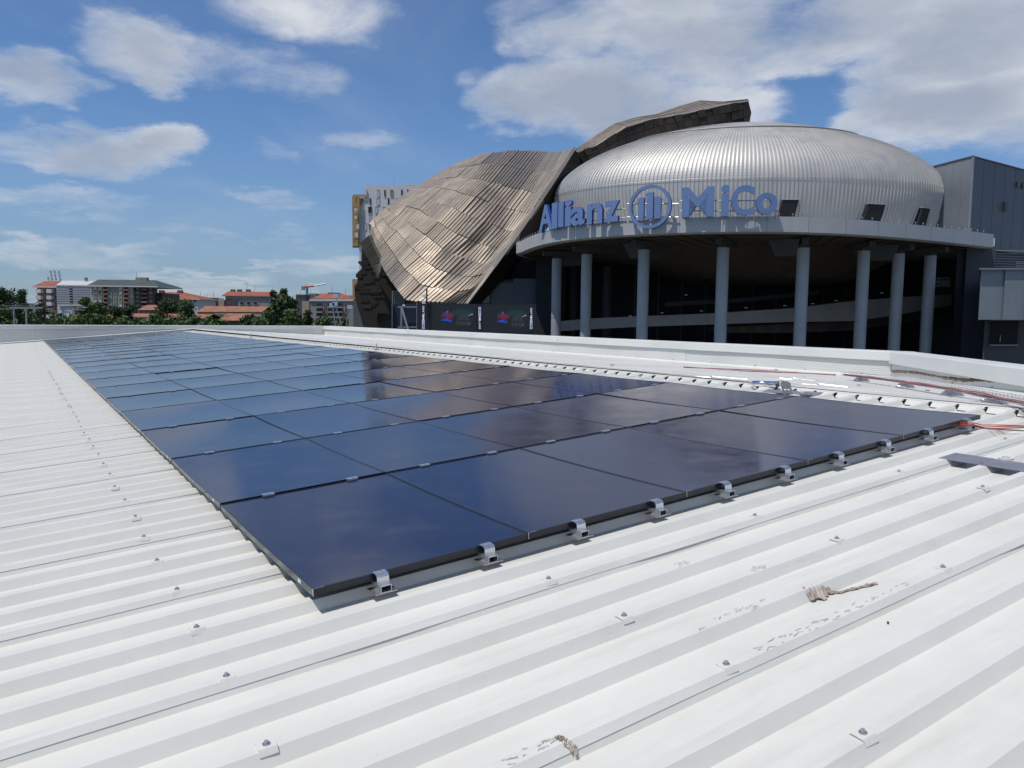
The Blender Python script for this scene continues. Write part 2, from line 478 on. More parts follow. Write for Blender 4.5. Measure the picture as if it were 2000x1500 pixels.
endv = (RW(RU, VMAX, WT) - PR).dot(bh)
fs = MB(); nv = 60; rows = []
for i in range(nv + 1):
    v = -4 + (endv + 5) * i / nv
    rows.append([FP(a, v, R.uniform(-.003, .003) - (.012 if 1 < j < 5 else 0)) for j, a in enumerate((0.02, .9, 1.3, 3.2, 4.6, 6.0, AP + .6))])
fs.grid(rows)
fl = fs.obj('roof_gutter_strip', WHITE2); fl.name = 'gutter_floor'; struct(fl)
ls = MB()                                          # raised joint along the strip
for a in (.62,):
    ls.hexa([FP(a, -3, .0), FP(a + .03, -3, .0), FP(a + .03, endv, .0), FP(a, endv, .0), FP(a, -3, .012), FP(a + .03, -3, .010), FP(a + .03, endv, .010), FP(a, endv, .012)])
ls.obj('flashing_lap', WHITE2, fl)

# ------------------------------------------------------------------ parapets
ZT = EYE.z - .570
wall_out = mat('roof_building_wall', (.5, .5, .48), .6, var=.08, scale=.5)
WHR = mat('white_ribbed_parapet', (.65, .65, .615), .4, var=.04, scale=.7)
WG = mat('white_cap', (.67, .68, .645), .36, var=.04, scale=.8)


def parapet(p0, p1, zb0, zb1, label, seglen, capw=.42, fascia=.17, ribs=True, inward=None):
    """p0->p1 base line seen from the roof side"""
    p0 = Vector((p0.x, p0.y, 0)); p1 = Vector((p1.x, p1.y, 0)); L = (p1 - p0).length; d = (p1 - p0).normalized()
    nin = inward                                           # horizontal, towards the camera side
    mid = (p0 + p1) / 2
    t = thing('parapet_wall', label, 'parapet', (mid.x, mid.y, min(zb0, zb1)))
    n = max(1, round(L / seglen))
    for i in range(n):
        a, b = L * i / n + .004, L * (i + 1) / n - .004
        m = MB(); zb = lambda s: zb0 + (zb1 - zb0) * s / L
        zt = ZT - fascia + .03
        nr = 9 if ribs else 1
        for q in range(nr):                                # fine horizontal ribs
            za = lambda s, f: zb(s) + (zt - zb(s)) * f
            f0, f1 = q / nr, (q + 1) / nr
            o0 = 0.0; o1 = .005 if ribs else 0
            for (g0, g1, oo0, oo1) in ((f0, f0 + .8 * (f1 - f0), o0, o0), (f0 + .8 * (f1 - f0), f0 + .87 * (f1 - f0), o0, -o1), (f0 + .87 * (f1 - f0), f1, -o1, 0)):
                m.quad(*[p0 + d * s + nin * o + Vector((0, 0, za(s, g))) for s, g, o in ((a, g0, oo0), (b, g0, oo0), (b, g1, oo1), (a, g1, oo1))])
        m.obj('parapet_panel', WHR, t)
        c = MB()                                           # metal coping with a drip edge
        P = lambda s, o, z: p0 + d * s + nin * o + Vector((0, 0, z))
        tilt = .006
        sec = [(.035, ZT - fascia - .012), (.05, ZT - fascia), (.05, ZT - .012), (.042, ZT), (-capw + .05, ZT + tilt), (-capw, ZT + tilt - .012), (-capw, ZT - .2)]
        a2, b2 = a - .004 + .0015, b + .004 - .0015
        nn = 6
        rows = []
        ph = R.uniform(0, 6)
        for k in range(nn + 1):
            s = a2 + (b2 - a2) * k / nn
            rows.append([P(s, o + (.006 * math.sin(k * 1.3 + ph) if j < 2 else 0), z) for j, (o, z) in enumerate(sec)])
        c.grid(rows); c.obj('parapet_coping', WG, t)
        if ribs and i % 2 == 0:
            pass
    b = MB()                                               # body and foot flashing
    q = lambda s, o, z: p0 + d * s + nin * o + Vector((0, 0, z))
    b.hexa([q(0, -.02, zb0 - .4), q(L, -.02, zb1 - .4), q(L, -capw + .03, zb1 - .4), q(0, -capw + .03, zb0 - .4), q(0, -.02, ZT - .06), q(L, -.02, ZT - .06), q(L, -capw + .03, ZT - .02), q(0, -capw + .03, ZT - .02)])
    b.obj('parapet_core', wall_out, t)
    b = MB()
    b.hexa([q(0, .0, zb0 - .01), q(L, .0, zb1 - .01), q(L, .09, zb1 - .01), q(0, .09, zb0 - .01), q(0, .0, zb0 + .035), q(L, .0, zb1 + .035), q(L, .075, zb1 + .012), q(0, .075, zb0 + .012)])
    b.obj('foot_flashing', WG, t)
    # small rivets along the foot
    for i in range(int(L / 1.3)):
        s = .6 + i * 1.3
        if s > L - .3: break
        m = MB(); cc = q(s, .006, (zb0 + (zb1 - zb0) * s / L) + .05); m.tube([cc - nin * .004, cc + nin * .01], .012, 6)
        m.obj('rivet', STEEL, t)
    return t


cA = FP(AP, vA); cB = FP(AP, endv)
parapet(cA, cB, cA.z, cB.z, 'white ribbed parapet with metal coping running straight along the far side of the roof', 5.6, inward=-ah)
pl = RW(UMIN + .5, VMAX, WB); pr_ = FP(0, endv)
parapet(pl, pr_, pl.z, pr_.z, 'plain pale grey parapet closing the roof behind the farthest solar panels', 6.0, ribs=False, inward=-bh)
parapet(pr_, cB, pr_.z, cB.z, 'short pale grey parapet between the roof ridge and the far corner', 6.0, ribs=False, inward=-bh)
# near part turns inwards after the corner
nb = Vector((6.62, 10.5, 0)); dd = (nb - Vector((cA.x, cA.y, 0))).normalized()
ne = Vector((cA.x, cA.y, 0)) + dd * 12.5
inn = Vector((dd.y, -dd.x, 0))
if inn.x > 0: inn = -inn
zN = flash_z(ne)
parapet(ne, cA, zN, cA.z, 'near white parapet angled towards the viewer at the right edge of the roof', 6.2, capw=.42, fascia=.22, ribs=False, inward=inn)
m = MB(); o2 = Vector((cA.x, cA.y, 0)); c2 = [o2 - inn * -.046, o2 + inn * .046, o2 - dd * -.0, o2]
q1, q2 = o2 + ah * .42, o2 - inn * .42
m.prism([Vector((p_.x, p_.y, ZT - .2)) for p_ in (o2, q2, (q1 + q2) / 2 + (q1 + q2 - 2 * o2) * .12, q1)], (0, 0, .2035)); single(m, 'parapet_corner_cap', WG, 'metal corner piece joining the straight and the angled white parapet', 'corner cap')
# moss strip on the angled parapet foot
ms = MB(); p0 = Vector((cA.x, cA.y, 0)); L = 9
for i in range(70):
    s = .05 + i * .12; h = flash_z(p0 + dd * s) + .13 + .02 * math.sin(s * 1.7)
    c = p0 - (-dd) * 0 + dd * s + inn * .004; r0 = .014 + R.random() * .016
    c.z = h
    ms.hexa([c + dd * x + inn * y + Vector((0, 0, z)) for x, y, z in ((0, 0, -r0), (.14, 0, -r0 * R.uniform(.4, 1.4)), (.14, .02, -r0 * .6), (0, .02, -r0), (0, 0, r0 * R.uniform(.5, 1)), (.14, 0, r0 * .8), (.14, .012, r0 * .4), (0, .012, r0 * .5))])
single(ms, 'moss_strip', MOSS, 'brown mossy sealant strip along the foot of the angled white parapet', 'moss')

# building below the roof
bw = MB()
pts = [RW(UMIN + .3, -6, 0), RW(UMIN + .3, VMAX + .3, 0), cB + ah * .3 + bh * .3, cA + ah * .3, ne + ah * .3]
pts = [Vector((q.x, q.y, 0)) for q in pts]
bw.prism(pts, (0, 0, EYE.z - 4.6))
single(bw, 'flat_building', wall_out, 'white walled low building carrying the corrugated roof and its solar panels', 'building')

# ------------------------------------------------------------------ solar panels
U0, V0, PU, PVP = .9154, 3.077, 1.0935, 1.745
LW, LH = PU - .006, PVP - .021
SAG = .009
ns = 10


def sag(y): return -SAG * (1 - (2 * y / LH - 1) ** 2)


fm = MB(); ys = [LH * i / ns for i in range(ns + 1)]
lip = .009
for x0, x1, ix in ((0, lip, 0), (LW - lip, LW, 1)):
    rows = [[(x0, y, sag(y) - .032), (x0, y, sag(y)), (x1, y, sag(y)), (x1, y, sag(y) - .032)] for y in ys]
    fm.grid([[q for q in r] for r in rows])
    for y in (0, LH): pass
for y0, y1 in ((0, lip), (LH - lip, LH)):
    fm.box((0, y0, -.032), (LW, y1, .0004))

FRM = fm.mesh('panel_frame', BLACK)
gm = MB(); nx = 6
gm.grid([[(lip + (LW - 2 * lip) * i / nx, y, sag(y) - .0016 - .0010 * (1 - (2 * i / nx - 1) ** 2)) for i in range(nx + 1)] for y in [lip + (LH - 2 * lip) * j / ns for j in range(ns + 1)]])
GLS = gm.mesh('glass', PV, True)
bm = MB(); bm.box((lip, lip, -.014), (LW - lip, LH - lip, -.012)); BKS = bm.mesh('backsheet', BLACKB)
lb = MB(); lb.box((-.0015, .16, -.026), (0, .2, -.010)); LBL = lb.mesh('frame_label', TAPE)
ck = MB(); ck.box((-.0012, -.0012, -.031), (.0016, .0012, .0006)); ck.box((0, .0, .0006), (.05, .0014, .0012)); CKY = ck.mesh('corner_key', ALU)
# middle clamp: small bright plate in the joint
mc = MB(); mc.box((-.036, -.026, .0012), (.036, .016, .006)); mc.box((-.036, -.016, -.03), (.036, .006, .0012)); MCL = mc.mesh('clamp', ALU)
mbt = MB(); mbt.tube([(0, -.006, .006), (0, -.006, .012)], .008, 6); MBOLT = mbt.mesh('bolt', STEEL)
# end clamp: hooked plate over the frame and a square tube foot on the rib
ec = MB()
hook = [(.010, .004), (-.022, .004), (-.034, .000), (-.040, -.010), (-.040, -.040), (-.036, -.040), (-.036, -.011), (-.031, -.004), (-.022, .0005), (.010, .0005)]
ec.prism([(-.028, y, z) for y, z in hook], (.056, 0, 0)); ECL = ec.mesh('clamp', ALU)
fb_ = MB()
fb_.box((-.052, -.070, -.0745), (.052, .03, -.071))
for (a, b, c, d) in ((-.026, -.0225, -.071, -.040), (.0225, .026, -.071, -.040)):
    fb_.box((a, -.068, c), (b, .03, d))
fb_.box((-.0225, -.068, -.0435), (.0225, .03, -.040)); fb_.box((-.0225, -.066, -.071), (.0225, .03, -.0685))
fb_.box((-.0225, -.03, -.0685), (.0225, -.028, -.0435), 1)
FTB = fb_.mesh('rail_foot', [ALU, DARKIN])
eb = MB(); eb.tube([(0, -.012, .004), (0, -.012, .010)], .0095, 6); EBOLT = eb.mesh('bolt', STEEL)

ORD = ['front', 'second', 'third', 'fourth', 'fifth', 'sixth', 'seventh', 'eighth', 'ninth', 'tenth', 'eleventh', 'twelfth', 'thirteenth', 'fourteenth', 'fifteenth', 'sixteenth', 'seventeenth', 'eighteenth', 'nineteenth', 'twentieth', 'farthest']
CO = ['at its left end', 'second from its left end', 'in its middle', 'second from its right end', 'at its right end']
LOOK = ['its left edge over bare ribs', 'flush between its neighbours', 'flush between its neighbours', 'flush between its neighbours', 'beside the white ridge']
for r in range(21):
    v0 = V0 + PVP * r + (.085 if r >= 10 else 0)
    for c in range(5):
        u0 = U0 + PU * c
        tx, ty = R.gauss(0, .0016), R.gauss(0, .0017)
        if r == 0: tx, ty = R.gauss(0, .0012), -.002 + R.gauss(0, .001)
        M = MR @ Matrix.Translation((u0, v0, R.uniform(-.001, .001) if r else 0)) @ Matrix.Rotation(tx, 4, 'Y') @ Matrix.Rotation(ty, 4, 'X')
        rowt = 'front row' if r == 0 else ('farthest row' if r == 20 else ORD[r] + ' row from the front')
        t = thing('solar_panel', 'black solar panel in the %s, %s' % (rowt, CO[c]), 'solar panel', group='solar panels laid on the white roof', M=M)
        link('frame', FRM, t); link('glass', GLS, t); link('backsheet', BKS, t)
        if c == 0 and r < 6: link('frame_label', LBL, t)
        if r < 2: link('corner_key', CKY, t)
        for cu in ((.29, .845) if r else (.30, .845)):
            if r == 0:
                cl = link('clamp', ECL, t, Matrix.Translation((cu, 0, 0))); link('bolt', EBOLT, cl); link('rail_foot', FTB, cl)
            else:
                cl = link('clamp', MCL, t, Matrix.Translation((cu, -.006, 0)))
                if r < 8: link('bolt', MBOLT, cl)

# ------------------------------------------------------------------ things lying on the roof
# plate bridging the ribs, lower right
def roofthing(name, label, cat, u, v, wv=WT):
    return thing(name, label, cat, M=MR @ Matrix.Translation((u, v, wv)))


for (va, vb, lab) in ((2.445, 2.703, 'small blue grey metal plate laid over the ribs, the half farther from the right edge'), (1.80, 2.435, 'blue grey metal plate laid over the ribs at the right edge under a tape ring')):
    b = MB(); b.box((0, 0, .002), (.215, vb - va, .0055)); t = roofthing('metal_plate', lab, 'metal plate', 5.06, va)
    b.obj('plate', PURP, t, local=True)
    m = MB()
    for q in range(6): m.box((.03 + q * .03, vb - va - .02, .0056), (.036 + q * .03, vb - va - .012, .0066))
    m.obj('spot_weld', ALU, t, local=True)['kind'] = 'stuff'
def ring(name, label, cat, M, r0, r1, h, material):
    b = MB(); n = 28; rows = []
    for i in range(n):
        t = 2 * math.pi * i / n; rows.append([(r * math.cos(t), r * math.sin(t), z) for r, z in ((r0, 0), (r1, 0), (r1, h), (r0, h), (r0, 0))])
    rows.append(rows[0]); b.grid(rows); return single(b, name, material, label, cat, M=M, smooth=False)
uu, vv = roofpt(1965, 899)
ring('tape_ring', 'white ring of tape lying on the metal plate at the right', 'tape', MR @ Matrix.Translation((uu, vv, WT + .0065)), .028, .043, .014, TAPE)

def rag(name, label, pts, width, seed, wv=WT):
    r = random.Random(seed); b = MB(); path = []; rows = []
    for p in pts:
        h = WT
        for _ in range(4): q = roofpt(*p, h); h = .5 * h + .5 * surf(q[1])
        path.append(q)
    n = 40
    for i in range(n + 1):
        f = i / n * (len(path) - 1); j = min(int(f), len(path) - 2); q = f - j
        u = path[j][0] * (1 - q) + path[j + 1][0] * q; v = path[j][1] * (1 - q) + path[j + 1][1] * q
        du = path[j + 1][0] - path[j][0]; dv = path[j + 1][1] - path[j][1]; L = math.hypot(du, dv) + 1e-6; nu, nv_ = -dv / L, du / L
        wd_ = width[j] * (1 - q) + width[j + 1] * q
        row = []
        for k in range(5):
            s = (k / 4 - .5) * wd_ * (1 + .3 * math.sin(i * 1.1)); row.append(RW(u + nu * s, v + nv_ * s, .5 * surf(v + nv_ * s) + .17 * (surf(v + nv_ * s - .02) + surf(v + nv_ * s + .02) + surf(v)) - .01 * .17 + .003 + .007 * abs(math.sin(i * .9 + k * 1.7)) + r.uniform(0, .005)))
        rows.append(row)
    b.grid(rows); top = len(b.v)
    b.grid([[Vector(p) - NX * .002 for p in reversed(row)] for row in rows])
    single(b, name, RAG, label, 'rag', smooth=False)


rag('plastic_rag', 'crumpled brown dried plastic strip with a long tail lying across the ribs', [(1575, 1163), (1600, 1160), (1612, 1152), (1640, 1157), (1680, 1147), (1712, 1139)], [.045, .06, .028, .012, .012, .02], 4)
rag('plastic_rag', 'small torn beige strip hanging over a seam at the bottom', [(1086, 1441), (1098, 1447), (1110, 1460), (1128, 1466)], [.015, .02, .022, .035], 8)
uu, vv = roofpt(1735, 1219, WB)
b = MB(); b.tube([(-.006, 0, 0), (0, .001, .003), (.005, 0, .001)], [.002, .005, .001], 6)
single(b, 'dead_leaf', mat('dark_leaf', (.06, .02, .03), .6), 'tiny dark purple leaf fragment in a trough at lower right', 'leaf', M=MR @ Matrix.Translation((uu, vv, WB + .004)))

# scuffs: loose flakes of sealant beside two ribs
def flakes(pa, pb, n, seed, label):
    r = random.Random(seed); b = MB(); A0 = roofpt(*pa); B0 = roofpt(*pb)
    for i in range(n):
        f = r.random(); u = A0[0] + (B0[0] - A0[0]) * f; v = A0[1] + (B0[1] - A0[1]) * f + r.uniform(-.01, .01)
        a = r.uniform(-.5, .5); l = r.uniform(.006, .022); hw = r.uniform(.0012, .003)
        c, s_ = math.cos(a), math.sin(a)
        v = min((VS0 + RP * round((v - VS0) / RP)) + r.uniform(-.02, .022), 99)
        q = [(u + x * c - y * s_, v + x * s_ + y * c) for x, y in ((-l, -hw * .7), (l, -hw * .3), (l * .8, hw * .7), (-l * .7, hw * .7))]
        b.poly([RW(x, y, WT + .0045 + (.003 if j % 2 else 0)) for j, (x, y) in enumerate(q)])
    single(b, 'sealant_flakes', mat('grey_sealant', (.5, .49, .45), .8), label, 'sealant', )['kind'] = 'stuff'


flakes((1475, 1268), (1770, 1140), 40, 5, 'row of dried sealant flakes along the right hand seam')
flakes((1345, 1226), (1490, 1172), 16, 6, 'broken grey scuff marks along a rib top near the brown rag')
flakes((985, 1492), (1090, 1442), 14, 7, 'sealant flakes leading to the torn beige strip at the bottom')
flakes((1310, 1102), (1335, 1096), 8, 9, 'small patch of sealant flakes on a rib below the clamps')
flakes((1440, 1112), (1480, 1104), 10, 10, 'short scuffed line of sealant on the next rib')

# red cables coming out from under the front right corner
rc = thing('cable_bundle', 'bright red solar cables with one black cable leaving under the front right panel', 'cable', tuple(RW(6.1, 2.9, WT)))
for i in range(5):
    m = MB(); pts = []
    for s in range(17):
        f = s / 16; px = 1845 + 300 * f; py = 833 + 6 * f + (i - 2) * (1.1 + 1.0 * f) + 2.2 * math.sin(f * 7 + i)
        u, v = roofpt(px, py, WT + .02); pts.append(RW(u, v, WT + .008 + .012 * (i % 3) + (.02 if f < .2 else 0)))
    m.tube(pts, .0042, 6); m.obj('cable', BLKC if i == 4 else REDC, rc, smooth=True)

# thin red cables along the strip, then the wire basket tray
for n_, (lab, pts0, pts1) in enumerate((('faded red cables lying loose on the white strip before the tray', (1335, 717), (1632, 732)),)):
    rt_ = thing('cable_bundle', lab, 'cable', tuple(onflash(1480, 724)))
    for i in range(4):
        m = MB(); pts = []
        for s in range(25):
            f = s / 24; p = onflash(pts0[0] + (pts1[0] - pts0[0]) * f, pts0[1] + (pts1[1] - pts0[1]) * f + .9 * math.sin(f * 9 + i * 1.3) + (i - 1.5) * .7, .01 + .008 * i); pts.append(p)
        m.tube(pts, .0052, 5); m.obj('cable', REDD, rt_, smooth=True)
tr = thing('cable_tray', 'galvanised wire basket tray carrying faded red cables along the parapet', 'cable tray', tuple(onflash(1850, 765)))
tpx = [(1650, 733), (1740, 744), (1860, 762), (2000, 790), (2090, 810)]
tp = [onflash(x, y, .06) for x, y in tpx]


def along(path, f):
    s = f * (len(path) - 1); j = min(int(s), len(path) - 2); return path[j].lerp(path[j + 1], s - j), (path[j + 1] - path[j]).normalized()


for i in range(6):
    m = MB(); pts = []
    for s in range(41):
        p, d = along(tp, s / 40); n = Vector((-d.y, d.x, 0)); pts.append(p + n * ((i - 2.5) * .014 + .008 * math.sin(s * .9 + i)) + Vector((0, 0, .012 + .006 * (i % 2) + .006 * math.sin(s * .7 + i * 2))))
    m.tube(pts, .0058, 5); m.obj('cable', REDD, tr, smooth=True)
for side in (-1, 1):
    for hh in (0, .03, .06):
        m = MB(); pts = []
        for s in range(21):
            p, d = along(tp, s / 20); n = Vector((-d.y, d.x, 0)); pts.append(p + n * side * .06 + Vector((0, 0, hh)))
        m.tube(pts, .0022, 4); m.obj('tray_wire', STEEL, tr)
m = MB()
for s in range(85):
    p, d = along(tp, s / 84); n = Vector((-d.y, d.x, 0))
    m.tube([p + n * .06 + Vector((0, 0, .06)), p + n * .06, p - n * .06, p - n * .06 + Vector((0, 0, .06))], .0018, 4, cap=False)
m.obj('cross_wire', STEEL, tr)['kind'] = 'stuff'
for f in (.1, .32, .5, .66, .82, .93):
    p, d = along(tp, f); n = Vector((-d.y, d.x, 0)); m = MB(); zf = flash_z(p)
    m.hexa([Vector((*(p + n * a + d * b).xy, zf + .001)) for a, b in ((-.12, -.03), (.12, -.03), (.12, .03), (-.12, .03))] + [Vector((*(p + n * a + d * b).xy, p.z - .004)) for a, b in ((-.07, -.02), (.07, -.02), (.07, .02), (-.07, .02))])
    m.obj('tray_foot', STEEL, tr)

# life line: cable, shock absorber, anchor
ll = thing('life_line_cable', 'thin steel safety cable stretched along the ridge to the chrome cylinder', 'cable', tuple(onflash(1450, 742)))
m = MB(); A0 = onflash(1468, 746, .05); far = FP(.62, endv - .5, .12)
pts = [A0.lerp(far, s / 20) + Vector((0, 0, -.03 * math.sin(math.pi * s / 20))) for s in range(21)]
m.tube(pts, .0035, 5); m.obj('cable', STEEL, ll)
for (px, py, hpx) in ((735.5, 683, 12), (491, 659, 9)):
    p = onflash(px, py); dY = (p - EYE).length; h = hpx * dY / FPX
    m = MB(); m.tube([p, p + Vector((0, 0, h))], .012, 6); m.tube([p, p + Vector((0, 0, .02))], .06, 8)
    single(m, 'anchor_post', STEEL, 'slim steel safety post standing on the ridge near %s' % ('the middle of the panel field' if px > 600 else 'its far end'), 'post')
p0 = onflash(1470, 749, .045); p1 = onflash(1521, 751, .045)
t = thing('shock_absorber', 'polished chrome cylinder lying on the ridge at the end of the safety cable', 'cylinder', tuple((p0 + p1) / 2 - Vector((0, 0, .04))))
m = MB(); m.tube([p0, p0.lerp(p1, .03), p0.lerp(p1, .93)], [.03, .034, .034], 20); m.obj('tube', CHROME, t, smooth=True)
m = MB(); m.tube([p0.lerp(p1, .93), p1], [.036, .03], 16); m.obj('end_cap', mat('dark_cap', (.05, .05, .06), .4), t)
m = MB(); m.tube([p0 - (p1 - p0) * .14, p0], .012, 8); m.obj('eye_bolt', STEEL, t)
# perforated anchor bracket
base = onflash(1539, 771); tp_ = onflash(1530, 747)
side = (pixdir(1600, 760) - pixdir(1500, 760)).normalized(); H_ = 25 * (base - EYE).length / FPX
t = thing('anchor_bracket', 'bent perforated grey steel bracket standing beside the chrome cylinder', 'bracket', tuple(base))
Wd = 17 * (base - EYE).length / FPX; back = Vector((ah.x, ah.y, 0)) * .03 - side * Wd * .55
m = MB()
def BP(s, h): return base + side * (s - .5) * Wd * (1 if h < .9 else .8) + Vector((0, 0, H_ * h)) + back * h
th = (NX.cross(side)).normalized() * .006
for (s0, s1, h0, h1) in ((0, .22, 0, .5), (.78, 1, 0, .5), (.22, .78, .2, .26), (.22, .78, .42, .5), (.44, .56, .0, .42), (.22, .78, 0, .06)):
    m.hexa([BP(s0, h0), BP(s1, h0), BP(s1, h0) + th, BP(s0, h0) + th, BP(s0, h1), BP(s1, h1), BP(s1, h1) + th, BP(s0, h1) + th])
m.obj('slotted_foot', STEELD, t)
m = MB(); m.prism([BP(0, .5), BP(1, .5), BP(1.02, .85), BP(.8, 1), BP(.2, 1), BP(-.02, .85)], th); m.obj('bracket_plate', STEELD, t)
b = MB(); q = [onflash(x, y, .008) for x, y in ((1490, 765), (1600, 771), (1608, 766), (1500, 760))]; b.prism(q, (0, 0, -.006))
single(b, 'base_plate', PURP, 'flat blue grey plate under the perforated bracket on the ridge', 'metal plate')
p = onflash(1567, 766, .012)
ring('tape_ring', 'white ring of tape beside the perforated bracket on the ridge', 'tape', Matrix.Translation(p), .03, .045, .014, TAPE)
# loose steel rods and clips on the strip
for i, (xa, ya, xb, yb, lab) in enumerate(((1523, 739, 1593, 744, 'short steel rod on the strip behind the chrome cylinder'), (1566, 750, 1655, 756, 'longer steel rod on the strip right of the bracket'), (1740, 755, 1770, 757, 'short rod on the strip below the wire tray'), (1350, 735, 1460, 741, 'bent wire loop lying left of the chrome cylinder'), (1895, 782, 1960, 788, 'steel rod near the right edge beside the tray'))):
    m = MB(); a, b_ = onflash(xa, ya, .012), onflash(xb, yb, .012); mid = a.lerp(b_, .35)
    m.tube([a, mid - Vector((0, 0, .004)), mid + Vector((.02, .05, .012)), mid + Vector((.06, .02, .006)), b_], .006, 5)
    single(m, 'steel_rod', STEEL, lab, 'rod')
grit = MB()
for i in range(260):
    x = R.uniform(1000, 2000); y = R.uniform(712, 800); p = onflash(x, y, .001)
    a_ = (p - PR).dot(ah); v_ = (p - PR).dot(bh)
    if not (.7 < a_ < AP - .3): continue
    s = R.uniform(.004, .016) if i % 12 else R.uniform(.02, .05)
    grit.prism([p + Vector((math.cos(k * 1.3 + i) * s, math.sin(k * 1.3 + i) * s, 0)) for k in range(5)], (0, 0, s * .4))
struct(single(grit, 'roof_grit', mat('grit', (.3, .28, .25), .9), 'scattered grit and screws on the white strip', 'grit'), 'stuff')
# skirting masonry right of the columns
def slab(name, x0, x1, y0, y1, Yd, dep, mt, parent, Yd2=None):
    Yd2 = Yd2 or Yd; m = MB()
    sl_ = (x0 - 1000) / FPX if x0 > 1000 else ((x1 - 1000) / FPX if x1 < 1000 else 0); o = Vector((sl_ * dep, dep, 0))
    a, b_, c_, d_ = at(x0, y1, Yd), at(x1, y1, Yd2), at(x1, y0, Yd2), at(x0, y0, Yd)
    a.x = d_.x = at(x0, (y0 + y1) / 2, Yd).x; b_.x = c_.x = at(x1, (y0 + y1) / 2, Yd2).x
    a.y = d_.y = Yd; b_.y = c_.y = Yd2
    m.hexa([a, b_, b_ + o, a + o, d_, c_, c_ + o, d_ + o]); return m.obj(name, mt, parent)


# ------------------------------------------------------------------ the congress hall
HZ = lambda px: 620 + .011 * (px - 1000)
hall = thing('congress_hall', 'round congress hall with silver ribbed dome above a curved canopy on columns', 'building', (30, 90, 0))
ZC = 8.72; ZB = 7.45
ctop = [(1018, 473), (1033, 463), (1055, 453), (1090, 446.5), (1133, 441), (1213, 433), (1313, 428), (1400, 426), (1500, 425), (1600, 425.5), (1687, 430.6), (1777, 439), (1881, 453), (1941, 460.5)]
arc = []
for px, py in ctop:
    Yd = ZC * FPX / (HZ(px) - py) * 1.0
    q = at(px, py, Yd); arc.append(Vector((q.x, q.y, 0)))


def csmooth(P, n):
    out = []
    for i in range(len(P) - 1):
        p0, p1, p2, p3 = P[max(i - 1, 0)], P[i], P[i + 1], P[min(i + 2, len(P) - 1)]
        for k in range(n):
            t = k / n; out.append(.5 * ((2 * p1) + (p2 - p0) * t + (2 * p0 - 5 * p1 + 4 * p2 - p3) * t * t + (3 * p1 - p0 - 3 * p2 + p3) * t ** 3))
    out.append(P[-1]); return out


for _ in range(3):
    arc = [arc[0]] + [(arc[i - 1] + arc[i] * 2 + arc[i + 1]) / 4 for i in range(1, len(arc) - 1)] + [arc[-1]]
arcs = csmooth(arc, 6)
# close round the left end
first = arcs[0]; back = [first + Vector((-.6, 2.2, 0)), first + Vector((-.4, 5, 0)), first + Vector((1.2, 9, 0)), first + Vector((5, 15, 0))]
loop = list(reversed(back)) + arcs
zc, zb_ = EYE.z + ZC, EYE.z + ZB
CEN = Vector((32, 92, 0))
seglens = [0]
for a, b in zip(loop, loop[1:]): seglens.append(seglens[-1] + (b - a).length)
tot = seglens[-1]


def arcp(s):
    s = max(0, min(tot, s))
    for i in range(len(loop) - 1):
        if seglens[i + 1] >= s: return loop[i].lerp(loop[i + 1], (s - seglens[i]) / max(1e-6, seglens[i + 1] - seglens[i]))
    return loop[-1]


npan = 22
for i in range(npan):
    s0, s1 = tot * i / npan + .012, tot * (i + 1) / npan - .012
    m = MB(); rows = []
    for k in range(5):
        p = arcp(s0 + (s1 - s0) * k / 4); n = (CEN - p).normalized()
        rows.append([p + n * .5 + Vector((0, 0, zc)), p + Vector((0, 0, zc)), p + Vector((0, 0, zb_)), p + n * .35 + Vector((0, 0, zb_ - .12)), p + n * .8 + Vector((0, 0, zb_ - .1))])
    m.grid(rows); m.obj('fascia_panel', FASC, hall)
m = MB(); rows = []; rows2 = []
for k in range(61):
    p = arcp(tot * k / 60); n = (CEN - p); rows.append([p + n.normalized() * .3 + Vector((0, 0, zc - .03)), p + n * .75 + Vector((0, 0, zc + .2))])
m.grid(rows); m.obj('canopy_roof', FASC, hall)
m = MB()
for k in range(61):
    p = arcp(tot * k / 60); n = (CEN - p)
    rows2.append([p + n.normalized() * .1 + Vector((0, 0, zb_ + .05))] + [p + n * f + Vector((0, 0, zb_ + .06 - dz)) for f, dz in ((.12, 0), (.3, .3), (.45, 1.2), (.62, 2.9), (.8, 3.6))])
m.grid([list(reversed(r)) for r in rows2]); m.obj('soffit', SOFF, hall)
for k in range(0, 46):                                             # boards' joints as thin battens
    m = MB(); p = arcp(tot * (k + .5) / 46); n = (CEN - p)
    a, b_, c_ = p + n * .012 + Vector((0, 0, zb_ - .05)), p + n * .12 + Vector((0, 0, zb_ - .0)), p + n * .3 + Vector((0, 0, zb_ - .3))
    m.tube([a, b_, c_], .055, 4); m.obj('soffit_batten', SOFF, hall)
for k in range(58):                                                 # little lamps on the canopy edge
    p = arcp(tot * (.16 + .82 * k / 57)); n = (CEN - p).normalized(); q = p + n * .18
    m = MB(); m.tube([q + Vector((0, 0, zc - .02)), q + Vector((0, 0, zc + .2))], .018, 5); m.tube([q + Vector((0, 0, zc + .2)), q + Vector((0, 0, zc + .28))], .06, 6)
    m.obj('edge_spike', STEEL, hall)

